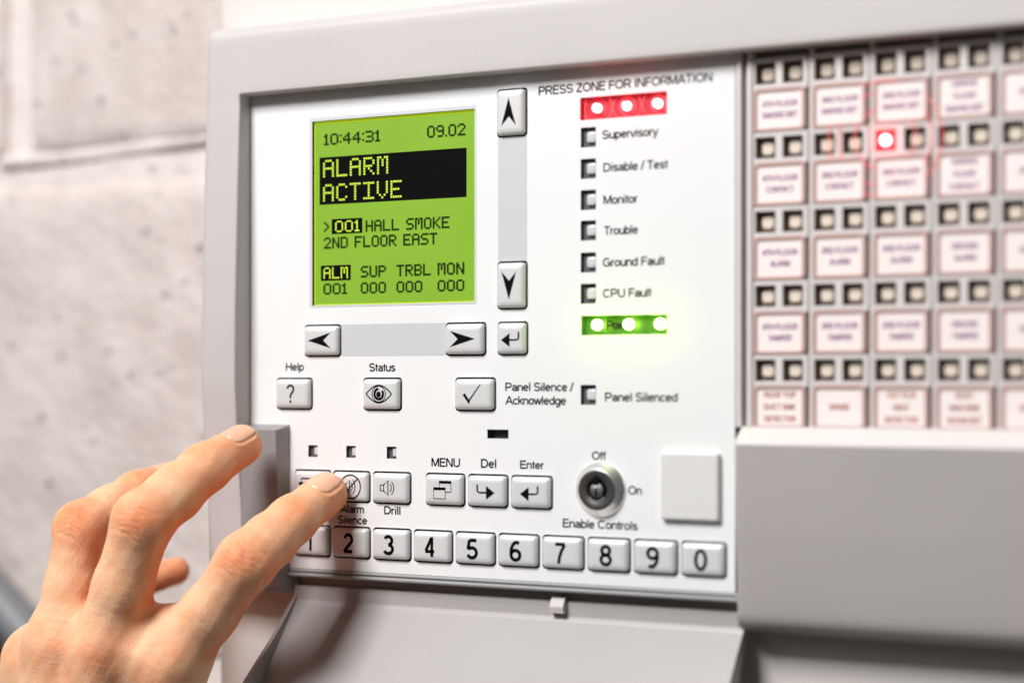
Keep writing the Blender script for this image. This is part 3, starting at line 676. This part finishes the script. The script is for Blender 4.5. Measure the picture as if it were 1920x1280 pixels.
TXT = {0: ['2ND FLOOR', 'SMOKE DET'], 1: ['2ND FLOOR', 'CONTACT'], 2: ['2ND FLOOR', 'ALARM'], 3: ['2ND FLOOR', 'TAMPER'], 4: None}
def card_lines(r, c):
    if r == 4: return [['ROOF TOP', 'DUCT SMK', 'DETECTOR'], ['SPARE'], ['1ST FLR', 'HEAT', 'DETECTOR'], ['ELEV', 'MACHINE', 'ROOM DET'], ['SPARE'], ['SPARE']][min(c, 5)]
    fl = ['4TH', '3RD', '2ND', 'GROUND', 'SPARE', 'SPARE'][min(c, 5)]
    if c >= 4: return ['SPARE']
    if c == 3: return [['GARAGE', 'FLOOR', 'SMOKE DET'], ['GARAGE', 'FLOOR', 'CONTACT'], ['GROUND', 'ALARM'], ['GROUND', 'TAMPER']][r]
    return [fl + ' FLOOR', ['SMOKE DET', 'CONTACT', 'ALARM', 'TAMPER'][r]]
tcache = {}
for r in range(5):
    for c in range(NC):
        x, zt, zc = 77.1 + PITCHX * c, 89.0 - PITCHZ * r, 81.2 - PITCHZ * r
        k_ = obj('led_carrier', car, panel); k_.location = P(x - 0.2, 0, zt)
        o = obj('well_floor', floor_me, k_)
        for i_, dx in enumerate((2.95, 10.95)):
            if r == 1 and c == 2 and i_ == 0: continue
            o = obj('zone_lens', zl, k_); o.location = P(dx, 0, -3.0)
        f_ = obj('card_frame', fr_, panel); f_.location = P(x, 0, zc)
        o = obj('zone_card', cd_, f_)
        ls = card_lines(r, c); n = len(ls)
        for li, t in enumerate(ls):
            h = 1.55; wd = min(len(t) * 1.17, 11.6); zc_ = -5.3 + (n - 1) * 1.55 - li * 3.1 if n < 3 else -5.3 + 3.3 - li * 3.3
            ky = (t, li, n, r == 4)
            if ky not in tcache: tcache[ky] = text_mesh(t, 7.0 - wd / 2, 7.0 + wd / 2, zc_ - h / 2, zc_ + h / 2, -0.08, M['redink'] if r == 4 else M['violet'], 'card_lettering', wt=0.21)
            obj('card_lettering', tcache[ky], f_)
        if r < 4:
            o = obj('cell_bar', low, panel); o.location = P(x, 0, zc)
for c in range(NC + 1):
    obj('column_rib', box(92.55 - PITCHX + PITCHX * c, 93.9 - PITCHX + PITCHX * c, MB_, 0.15, -12.4, 92.6, M['modlight'], 0.3) if c else box(76.3, 76.45, MB_, 0.1, -12.4, 92.6, M['modlight']), panel)
# the lit zone lamp
x, z = 77.1 - 0.2 + PITCHX * 2, 89.0 - PITCHZ
zr = obj('zone_alarm_light', loft('zone_alarm_light', [rrect(x + 0.05, x + 5.85, z - 5.95, z - 0.05, 0.4), rrect(x + 0.05, x + 5.85, z - 5.95, z - 0.05, 0.4)], [MB_, -0.4], M['red_floor']), panel, label='glowing red zone light in the second row')
o = obj('lamp', dome('lamp', 1.5, 1.5, M['red_led'], -0.4), zr); o.location = P(x + 2.95, 0, z - 3.0)
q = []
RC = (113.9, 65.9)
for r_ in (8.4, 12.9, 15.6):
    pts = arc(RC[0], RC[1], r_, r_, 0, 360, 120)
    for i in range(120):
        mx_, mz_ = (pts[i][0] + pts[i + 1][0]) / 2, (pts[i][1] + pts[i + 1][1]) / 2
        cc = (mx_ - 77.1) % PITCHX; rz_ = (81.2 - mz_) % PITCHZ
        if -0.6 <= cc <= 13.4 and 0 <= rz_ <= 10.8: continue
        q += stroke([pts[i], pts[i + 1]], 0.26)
obj('ring_graphic', poly('ring_graphic', q, 0.32, M['ringred']), zr)  # glowing rings are an added graphic, no fitting of the module

# ------------------------------------------------------------------ hinge recess, flap, clip
obj('hinge_gap', box(-80.2, 72.8, -9.5, -4.2, -68.5, -61.2, M['cover']), panel)
slope = 0.80
def flap_o(z): return -3.0 + (-69.0 - z) * slope
v = []; f = []
prof_ = [(-3.9, -63.7), (-3.0, -63.95), (-2.65, -64.4), (-2.45, -65.2), (-2.4, -67.6), (-2.35, -68.4), (-2.25, -68.8), (-2.1, -69.05), (-1.85, -69.35)] + [(flap_o(z) + 0.75, z) for z in [-70.0, -71.0] + frange(-73, -140, 6)]
zs_ = [p[1] for p in prof_]
ss_ = [-79.2] + frange(-78, 70, 10) + [72.6]
for o_, z in prof_:
    for s in ss_: v.append(P(s, o_, z))
n = len(ss_)
for i in range(len(zs_) - 1):
    for k in range(n - 1): f.append((i * n + k, i * n + k + 1, (i + 1) * n + k + 1, (i + 1) * n + k))
# back and rim
b0 = len(v)
for i, z in enumerate(zs_):
    for s in (ss_[0], ss_[-1]):
        v.append(P(s, min(flap_o(z) - 3.0, -3 + 0.62 * (flap_o(z) + 3)) if z < -69 else -4.0, z - (2.0 if z < -69 else 0.2)))
m_ = len(zs_)
for i in range(m_ - 1):
    f.append((i * n, (i + 1) * n, b0 + (i + 1) * 2, b0 + i * 2)); f.append((i * n + n - 1, b0 + i * 2 + 1, b0 + (i + 1) * 2 + 1, (i + 1) * n + n - 1)); f.append((b0 + i * 2, b0 + (i + 1) * 2, b0 + (i + 1) * 2 + 1, b0 + i * 2 + 1))
flap = obj('door_flap', fixn(mesh('door_flap', v, f, [M['flap']])), panel, label='hinged flap folded down below the keys')
# left side wall of the flap, a tapering upstand
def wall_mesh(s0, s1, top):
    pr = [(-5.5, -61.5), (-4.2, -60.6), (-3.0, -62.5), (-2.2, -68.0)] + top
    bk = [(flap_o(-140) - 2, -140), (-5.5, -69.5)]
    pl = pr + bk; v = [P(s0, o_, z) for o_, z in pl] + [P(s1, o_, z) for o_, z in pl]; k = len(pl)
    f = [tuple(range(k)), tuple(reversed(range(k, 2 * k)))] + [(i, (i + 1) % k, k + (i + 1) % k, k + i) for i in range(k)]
    return fixn(mesh('side_wall', v, f, [M['cover']]))  # dark cover plastic puts the shade on this wall into its colour
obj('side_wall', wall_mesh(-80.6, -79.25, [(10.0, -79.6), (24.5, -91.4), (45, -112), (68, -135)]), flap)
# latch clip hanging from the bead
pl = [(-2.6, -62.6), (-1.2, -63.0), (0.2, -65.6), (0.0, -67.4), (-2.2, -67.9)]
v = [P(12.6, o_, z) for o_, z in pl] + [P(17.0, o_, z) for o_, z in pl]; k = len(pl)
obj('latch_clip', fixn(mesh('latch_clip', v, [tuple(range(k)), tuple(reversed(range(k, 2 * k)))] + [(i, (i + 1) % k, k + (i + 1) % k, k + i) for i in range(k)], [M['bezel']])), panel)
#HAND#
# ================================================================== the hand
def view(px, py, Z):
    """millimetre point seen at (px, py) of the 1920 wide photograph, Z mm from the lens"""
    X = (px - 960) / F_PX * Z; Y = -(py - HORIZON) / F_PX * Z
    return np.array([Z0 * ST + X * CT - Z * ST, -Z0 * CT + X * ST + Z * CT, Y])
PRIM = []           # group, a, b, ra, rb, k (blend with what came before in the same group)
def cap(g, a, b, ra, rb, k=3.0): PRIM.append((g, np.array(a, float), np.array(b, float), ra, rb, k))
J = {}
J['i'] = [view(322, 1242, 562), view(462, 1052, 553), view(548, 975, 566), view(611, 926, 579.5)]
J['m'] = [view(195, 1215, 563), view(268, 975, 553), view(385, 877, 568), view(453, 834, 579)]
J['r'] = [view(113, 1205, 572), view(152, 990, 575), view(258, 924, 592), view(322, 900, 602)]
J['p'] = [view(70, 1235, 583), view(120, 1130, 604), view(225, 1100, 622), view(330, 1070, 634)]
RAD = {'i': (10.0, 8.7, 7.1, 6.7), 'm': (9.8, 8.9, 7.3, 6.3), 'r': (9.3, 8.0, 6.7, 6.1), 'p': (9.0, 6.6, 5.6, 4.7)}
for gname in 'imrp':
    a, b, c, d = J[gname]; r0, r1, r2, r3 = RAD[gname]
    ab = a + (b - a) * 0.5; bc = b + (c - b) * 0.5
    cap(gname, a, ab, r0, r1 * 0.97, 3); cap(gname, ab, b, r1 * 0.97, r1 * 0.98, 3)
    cap(gname, b, bc, r1 * 0.98, r1 * 0.90, 3.5); cap(gname, bc, c, r1 * 0.90, r2, 3)
    cap(gname, c, d, r2, r3, 3)
# thumb, folded away below the frame
cap('t', view(330, 1500, 590), view(430, 1440, 600), 13, 11, 4); cap('t', view(430, 1440, 600), view(560, 1400, 600), 10.5, 9, 4); cap('t', view(560, 1400, 600), view(640, 1360, 598), 9, 8, 4)
# back of the hand
WR = view(120, 1620, 585)
MC = {'i': view(240, 1560, 577), 'm': view(165, 1570, 574), 'r': view(90, 1570, 580), 'p': view(40, 1570, 588)}
for gname, r0, r1 in (('i', 10.8, 14), ('m', 10.4, 14), ('r', 10.2, 14), ('p', 10.4, 13)):
    cap('palm', J[gname][0], MC[gname], r0, r1, 7)
back = view(195, 1330, 570)
cap('palm', view(262, 1200, 569), view(235, 1400, 571), 8.0, 10, 6); cap('palm', view(155, 1195, 573), view(160, 1400, 574), 8.0, 10, 6); cap('palm', view(95, 1225, 581), view(110, 1400, 582), 7.5, 10, 6)
cap('palm', view(250, 1300, 583), view(200, 1500, 590), 14, 16, 8)
cap('palm', view(310, 1163, 562), view(278, 1225, 562), 4.8, 8.8, 8); cap('palm', view(130, 1560, 580), view(40, 2150, 600), 21, 25, 14); cap('palm', view(190, 1560, 582), view(140, 2150, 604), 21, 25, 14)
# tendons fanning over the back
for gname in 'imr':
    a = J[gname][0]; b = MC[gname]; n_ = -(view(960, HORIZON, 600) - view(960, HORIZON, 500)) / 100
    a2 = a + n_ * 7.8; b2 = b + n_ * 11.4; cap('palm', a2, a2 + (b2 - a2) * 0.85, 2.2, 1.6, 5.0)

def smin(a, b, k):
    h = np.clip(0.5 + 0.5 * (b - a) / k, 0, 1); return b + (a - b) * h - k * h * (1 - h)
def dcap(p, a, b, ra, rb):
    ba = b - a; L2 = float(ba @ ba); t = np.clip(((p - a) @ ba) / L2, 0, 1)
    q = p - a - t[..., None] * ba; return np.sqrt((q * q).sum(-1)) - (ra + (rb - ra) * t)
def sdf(p):
    gs = {}
    for g, a, b, ra, rb, k in PRIM:
        d = dcap(p, a, b, ra, rb); gs[g] = d if g not in gs else smin(gs[g], d, k)
    palm = gs['palm']; out = palm
    for g in 'imrpt':
        out = np.minimum(out, smin(palm, gs[g], 5.5))
    return out
def sdf_grid(lo, hi, h):
    n = np.ceil((hi - lo) / h).astype(int) + 1
    ax = [(lo[i] + h * np.arange(n[i])).astype('f4') for i in range(3)]
    gs = {}
    for g, a, b, ra, rb, k in PRIM:
        m = max(ra, rb) + 9
        l_ = np.maximum(((np.minimum(a, b) - m - lo) / h).astype(int), 0); u_ = np.minimum(((np.maximum(a, b) + m - lo) / h).astype(int) + 2, n)
        if (u_ <= l_).any(): continue
        sl = tuple(slice(l_[i], u_[i]) for i in range(3))
        X, Y, Z = ax[0][sl[0], None, None], ax[1][None, sl[1], None], ax[2][None, None, sl[2]]
        ba = b - a; L2 = float(ba @ ba)
        dx, dy, dz = X - np.float32(a[0]), Y - np.float32(a[1]), Z - np.float32(a[2])
        t = np.clip((dx * np.float32(ba[0]) + dy * np.float32(ba[1]) + dz * np.float32(ba[2])) / np.float32(L2), 0, 1)
        d = np.sqrt((dx - t * np.float32(ba[0])) ** 2 + (dy - t * np.float32(ba[1])) ** 2 + (dz - t * np.float32(ba[2])) ** 2) - (np.float32(ra) + np.float32(rb - ra) * t)
        if g not in gs: gs[g] = np.full(tuple(n), 30, 'f4')
        gs[g][sl] = smin(gs[g][sl], d, np.float32(k))
    palm = gs['palm']; out = palm.copy()
    for g in 'imrpt':
        if g in gs: np.minimum(out, smin(palm, gs[g], np.float32(5.5)), out=out)
    return out
def surface_nets(V, lo, h):
    ins = V < 0; n = V.shape
    c = np.zeros(tuple(k - 1 for k in n), 'u1')
    for dx in (0, 1):
        for dy in (0, 1):
            for dz in (0, 1): c += ins[dx:n[0] - 1 + dx, dy:n[1] - 1 + dy, dz:n[2] - 1 + dz]
    act = (c > 0) & (c < 8); I = np.argwhere(act); idx = np.full(act.shape, -1, 'i4'); idx[act] = np.arange(len(I))
    pos = np.zeros((len(I), 3)); cnt = np.zeros(len(I))
    cs = [(0, 0, 0), (1, 0, 0), (0, 1, 0), (1, 1, 0), (0, 0, 1), (1, 0, 1), (0, 1, 1), (1, 1, 1)]
    val = [V[I[:, 0] + q[0], I[:, 1] + q[1], I[:, 2] + q[2]] for q in cs]
    for i in range(8):
        for j in range(i + 1, 8):
            df = np.array(cs[j]) - np.array(cs[i])
            if abs(df).sum() != 1: continue
            m = (val[i] < 0) != (val[j] < 0); t = val[i] / np.where(m, val[i] - val[j], 1)
            pos[m] += (np.array(cs[i])[None] + t[:, None] * df[None])[m]; cnt[m] += 1
    pos = (pos / cnt[:, None] + I) * h + lo
    Fs = []
    for a in range(3):
        b, c_ = (a + 1) % 3, (a + 2) % 3
        s0 = [slice(None)] * 3; s1 = [slice(None)] * 3; s0[a] = slice(0, -1); s1[a] = slice(1, None)
        ed = ins[tuple(s0)] != ins[tuple(s1)]; E_ = np.argwhere(ed)
        E_ = E_[(E_[:, b] > 0) & (E_[:, c_] > 0) & (E_[:, b] < n[b] - 1) & (E_[:, c_] < n[c_] - 1)]
        flip = ins[E_[:, 0], E_[:, 1], E_[:, 2]]
        def at(ob, oc):
            q = E_.copy(); q[:, b] -= ob; q[:, c_] -= oc; return idx[q[:, 0], q[:, 1], q[:, 2]]
        f0, f1, f2, f3 = at(1, 1), at(0, 1), at(0, 0), at(1, 0)
        Q = np.stack([f0, f1, f2, f3], 1); Q[~flip] = Q[~flip][:, ::-1]; Fs.append(Q)
    return pos, np.concatenate(Fs)
H_ = 0.55
allp = np.array([p for q in PRIM for p in (q[1], q[2])])
lo = allp.min(0) - 28; hi = allp.max(0) + 28
lo[2] = view(0, 2120, 595)[2]
V = sdf_grid(lo, hi, H_)
# close the forearm stump at the bottom of the grid
V[:, :, :2] = np.maximum(V[:, :, :2], 0.5)
pos, quads = surface_nets(V, lo, H_)
del V
def vnormals(p, q):
    nrm = np.zeros_like(p); d1 = p[q[:, 2]] - p[q[:, 0]]; d2 = p[q[:, 3]] - p[q[:, 1]]; fn_ = np.cross(d1, d2)
    for k in range(4): np.add.at(nrm, q[:, k], fn_)
    return nrm / (np.linalg.norm(nrm, axis=1, keepdims=True) + 1e-9)
N_ = vnormals(pos, quads)
dsp = np.zeros(len(pos)); flush_shade = np.zeros(len(pos))
TOCAM = (view(960, HORIZON, 400) - view(960, HORIZON, 500)) / 100
def frame(a, b, c, up):
    """axis along the finger, dorsal direction, sideways"""
    t = (c - a); t /= np.linalg.norm(t); n_ = up - t * (up @ t); n_ /= np.linalg.norm(n_); return t, n_, np.cross(t, n_)
def wob(p, s, k): return np.sin(p @ np.array([1.3, 0.7, -0.9]) * s + k) + 0.6 * np.sin(p @ np.array([-0.6, 1.5, 0.8]) * s * 1.9 + 2 * k)
def creases(center, t, n_, w_, offs, depth, width, half, curve, face=1, seed=0):
    global dsp
    q = pos - center; u, v_, hgt = q @ t, q @ w_, q @ n_
    near = (np.abs(u) < 14) & (np.abs(v_) < 12) & (hgt * face > 0) & ((q * q).sum(1) < 17 ** 2)
    i = np.where(near)[0]; u, v_ = u[i], v_[i]; p_ = pos[i]; fac = np.clip((N_[i] @ n_) * face, 0, 1) ** 0.7
    for k, o_ in enumerate(offs):
        wv = 0.22 * wob(p_, 0.9, seed + k * 1.7)
        cv = o_ + curve * (1 if o_ > 0 else -1) * v_ ** 2 * 0.02 * min(1, abs(o_) / 2) + wv
        rr = random.Random(seed * 31 + k); hw = half * rr.uniform(0.6, 1.05); sh = rr.uniform(-1.5, 1.5)
        dsp[i] -= depth * rr.uniform(0.6, 1.1) * np.exp(-((u - cv) / width) ** 2) * np.exp(-((v_ - sh) / hw) ** 4) * fac
def blob(center, r, amp, arr): 
    d2 = ((pos - center) ** 2).sum(1); arr += amp * np.exp(-d2 / r ** 2)
UP = np.array([0, 0, 1.0])
DORS = {}
for gname, kk in (('i', 1), ('m', 2), ('r', 3), ('p', 4)):
    a, b, c, d = J[gname]; r0, r1, r2, r3 = RAD[gname]
    # dorsal direction at PIP points out of the bend
    bend = b - (a + c) / 2; upv = TOCAM * 0.9 + UP * 0.25 + bend / np.linalg.norm(bend) * 0.5
    t, n_, w_ = frame(a, b, c, upv)
    creases(b, t, n_, w_, [-5.2, -3.6, -2.2, -0.9, 0.5, 1.8, 3.2, 4.9], 0.34, 0.50, 6.0, 2.2, seed=kk)
    blob(b + n_ * r1 * 0.8, 6.5, 1.0, flush_shade); blob(b + n_ * r1 * 0.8, 5.5, 0.20, dsp)
    t2, n2, w2 = frame(b, c, d, TOCAM * 0.8 + UP * 0.7)
    DORS[gname] = (t2, n2, w2)
    creases(c, t2, n2, w2, [-2.4, -1.2, 0.1, 1.4], 0.24, 0.48, 5.0, 1.0, seed=kk + 10)
    creases(c, t2, n2, w2, [-1.0, 1.2], 0.5, 0.7, 6.0, 0.3, face=-1, seed=kk + 20)
    creases(b, t, n_, w_, [-1.0, 1.5], 0.6, 0.9, 7.0, 0.3, face=-1, seed=kk + 30)
    blob(c + n2 * r2, 5.5, 0.5, flush_shade); blob((c + d) / 2 - n2 * r2 * 0.5, 11.0, 0.55, flush_shade); blob((b + c) / 2 - n2 * r2 * 0.8, 11.0, 0.45, flush_shade)
    blob(d - n2 * r3 * 0.3 + t2 * r3 * 0.4, 9.0, 1.0, flush_shade)
    blob(c - n2 * r2, 9.0, 0.6, flush_shade); blob(b - n_ * r1, 9.0, 0.6, flush_shade)
    # proximal phalanx: faint cross lines, and the knuckle over the MCP
    t3, n3, w3 = frame(a, a, b, TOCAM)
    creases(a + (b - a) * 0.45, t3, n3, w3, [-6.0, -3.5, 0, 2.6, 5.5], 0.05, 0.6, 6.0, 0.5, seed=kk + 40)
    blob(a + n3 * r0 * 0.9, 8.0, 0.55, flush_shade); blob(a + n3 * r0 * 0.8, 8.0, 0.25, dsp)
    creases(a + n3 * 2, t3, n3, w3, [-6, -4.2, -2.6, -1.0, 0.8, 2.4, 4.3, 6.4], 0.06, 0.45, 8.0, 0.6, seed=kk + 50)
# skin ruddier towards the palm; shaded finger sides also painted more orange
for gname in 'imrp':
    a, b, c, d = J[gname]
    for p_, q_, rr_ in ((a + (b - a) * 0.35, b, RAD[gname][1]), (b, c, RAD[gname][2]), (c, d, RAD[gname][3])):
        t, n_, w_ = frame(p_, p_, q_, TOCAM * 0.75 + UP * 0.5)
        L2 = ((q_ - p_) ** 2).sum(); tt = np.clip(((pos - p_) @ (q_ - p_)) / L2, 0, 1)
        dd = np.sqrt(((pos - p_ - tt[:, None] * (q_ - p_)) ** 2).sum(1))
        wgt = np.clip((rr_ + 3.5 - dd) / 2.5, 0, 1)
        flush_shade = np.maximum(flush_shade, flush_shade * 0.5 + wgt * 1.15 * np.clip((0.62 - N_ @ n_) / 0.8, 0, 1))
palmn = np.clip((0.25 - N_ @ TOCAM) / 0.8, 0, 1); flush_shade = np.maximum(flush_shade, 0.8 * palmn)
# soft unevenness of the whole skin
dsp += 0.022 * wob(pos, 2.1, 2.0) * (0.5 + 0.5 * np.sin(pos[:, 0] * 0.4)) + 0.06 * wob(pos, 0.33, 1.0) + 0.035 * wob(pos, 0.8, 4.0)
# nails: a bed pressed slightly into the fingertip
NAIL = {}
for gname, L_, phi, roll, back_ in (('i', 11.5, 46, -0.12, 1.0), ('m', 11.0, 46, -0.05, 0.5), ('r', 10.5, 46, 0, 0.5), ('p', 8.5, 44, 0, 0.5)):
    a, b, c, d = J[gname]; t2 = (d - c) / np.linalg.norm(d - c)
    upv = {'i': TOCAM * 0.62 + UP * 0.80, 'm': TOCAM * 0.52 + UP * 0.88, 'p': UP * 0.9 - TOCAM * 0.55}.get(gname, TOCAM * 0.1 + UP * 0.8)
    n2 = upv - t2 * (upv @ t2); n2 /= np.linalg.norm(n2); w2 = np.cross(t2, n2)
    NAIL[gname] = (d + t2 * (RAD[gname][3] * 0.62 - L_ / 2 - back_ + 1.0), t2, n2, w2, L_, math.radians(phi))
def nail_coord(p, nl):
    c0, t, n_, w_, L_, ph = nl; q = p - c0; a_ = (q @ t) / (L_ / 2); b_ = np.arctan2(q @ w_, q @ n_) / ph; return a_, b_
for nl in NAIL.values():
    a_, b_ = nail_coord(pos, nl); q = pos - nl[0]; ok = ((q * q).sum(1) < 12 ** 2)
    rr = (np.abs(a_) ** 3.2 + np.abs(b_) ** 3.2) ** (1 / 3.2)
    dsp += ok * (-0.30 * np.exp(-((rr - 0.98) / 0.10) ** 2) - 0.30 * (rr < 0.95) + 0.22 * np.exp(-((rr - 1.18) / 0.10) ** 2) * (a_ < 0.8))
pos2 = pos + N_ * dsp[:, None]
W_ = lambda p: np.stack([p[:, 0], p[:, 1], p[:, 2]], 1) * S
me = bpy.data.meshes.new('hand'); me.from_pydata(W_(pos2).tolist(), [], quads.tolist())
me.polygons.foreach_set('use_smooth', [True] * len(me.polygons))
at_ = me.attributes.new('flush_shade', 'FLOAT', 'POINT'); at_.data.foreach_set('value', np.clip(flush_shade, 0, 1.2).astype('f4'))
me.update()

def skin(name, base, red, nail=False):
    m = bpy.data.materials.new(name); m.use_nodes = True; nt = m.node_tree; b = nt.nodes['Principled BSDF']; L = nt.links.new
    tc = nt.nodes.new('ShaderNodeTexCoord')
    def noise(sc, det=3, rough=0.5):
        n = nt.nodes.new('ShaderNodeTexNoise'); n.inputs['Scale'].default_value = sc; n.inputs['Detail'].default_value = det; n.inputs['Roughness'].default_value = rough
        L(tc.outputs['Object'], n.inputs['Vector']); return n
    n1 = noise(130, 4); n2 = noise(420, 3)
    at = nt.nodes.new('ShaderNodeAttribute'); at.attribute_name = 'flush_shade'
    ma = nt.nodes.new('ShaderNodeMath'); ma.operation = 'MULTIPLY_ADD'; ma.inputs[1].default_value = 1.1; ma.inputs[2].default_value = -0.50; L(n1.outputs['Fac'], ma.inputs[0])
    mb = nt.nodes.new('ShaderNodeMath'); mb.operation = 'MULTIPLY_ADD'; mb.inputs[1].default_value = 0.82; L(at.outputs['Fac'], mb.inputs[0]); L(ma.outputs[0], mb.inputs[2]); mb.use_clamp = True
    mx = nt.nodes.new('ShaderNodeMix'); mx.data_type = 'RGBA'; mx.inputs[6].default_value = base; mx.inputs[7].default_value = red; L(mb.outputs[0], mx.inputs[0])
    L(mx.outputs[2], b.inputs['Base Color'])
    b.inputs['Roughness'].default_value = 0.50 if not nail else 0.26
    b.inputs['Subsurface Weight'].default_value = 0.6; b.inputs['Specular IOR Level'].default_value = 0.32; b.inputs['Subsurface Radius'].default_value = (1.0, 0.38, 0.18); b.inputs['Subsurface Scale'].default_value = 0.0025
    if not nail:
        vo = nt.nodes.new('ShaderNodeTexVoronoi'); vo.feature = 'DISTANCE_TO_EDGE'; vo.inputs['Scale'].default_value = 1150; vo.inputs['Randomness'].default_value = 1
        mp = nt.nodes.new('ShaderNodeMapping'); mp.inputs['Scale'].default_value = (1, 1, 1.0); L(tc.outputs['Object'], mp.inputs[0]); L(mp.outputs[0], vo.inputs['Vector'])
        r = nt.nodes.new('ShaderNodeMapRange'); r.inputs['From Max'].default_value = 0.12; L(vo.outputs['Distance'], r.inputs['Value'])
        ad = nt.nodes.new('ShaderNodeMath'); ad.operation = 'MULTIPLY_ADD'; ad.inputs[1].default_value = 0.45; L(r.outputs[0], ad.inputs[0]); L(n2.outputs['Fac'], ad.inputs[2])
        bp = nt.nodes.new('ShaderNodeBump'); bp.inputs['Strength'].default_value = 0.75; bp.inputs['Distance'].default_value = 0.00024; L(ad.outputs[0], bp.inputs['Height']); L(bp.outputs[0], b.inputs['Normal'])
    return m
M['skin'] = skin('skin', (0.90, 0.54, 0.33, 1), (0.82, 0.255, 0.10, 1))
M['nail'] = skin('nail', (0.82, 0.46, 0.32, 1), (0.80, 0.40, 0.27, 1), True)
M['nailtip'] = mat('nail_tip', (0.85, 0.74, 0.62, 1), 0.3)
me.materials.append(M['skin'])
hand = bpy.data.objects.new('hand', me); C.objects.link(hand)
hand['label'] = 'bare left hand of a person, index finger pressing the alarm silence key'; hand['category'] = 'hand'
for gname, nl in NAIL.items():
    c0, t, n_, w_, L_, ph = nl; NU, NV = 26, 22; pts = []; off = []; tipm = []
    for i in range(NU + 1):
        for j in range(NV + 1):
            a_ = -1 + 2 * i / NU; b_ = -1 + 2 * j / NV
            # square to rounded outline
            aa = a_ * (1 - 0.16 * b_ ** 4 - (0.10 * b_ ** 2)); bb = b_ * (1 - 0.18 * a_ ** 4)
            dr = n_ * math.cos(bb * ph) + w_ * math.sin(bb * ph); o_ = c0 + t * aa * L_ / 2
            pts.append((o_, dr)); e = max(abs(a_), abs(b_)); off.append(0.34 - 0.75 * max(0, e - 0.86) / 0.14 * (0.4 if a_ > 0.86 else 1) + 0.25 * max(0, a_ - 0.5)); tipm.append(a_)
    O = np.array([p for p, _ in pts]); D = np.array([d for _, d in pts]); a0 = np.full(len(O), 1.0); b0 = np.full(len(O), 14.0)
    for _ in range(22):
        mid = (a0 + b0) / 2; sd_ = sdf(O + D * mid[:, None]); a0 = np.where(sd_ < 0, mid, a0); b0 = np.where(sd_ < 0, b0, mid)
    Pn = O + D * (a0 + np.array(off) - 0.25)[:, None]
    f = []; mi = []
    for i in range(NU):
        for j in range(NV):
            k = i * (NV + 1) + j; f.append((k, k + 1, k + NV + 2, k + NV + 1)); mi.append(1 if i >= NU - 2 or i < 0 else 0)
    nm = mesh('fingernail', Pn * S, f, [M['nail'], M['nailtip']], mi, smooth=True); fixn(nm)
    obj('fingernail', nm, hand)
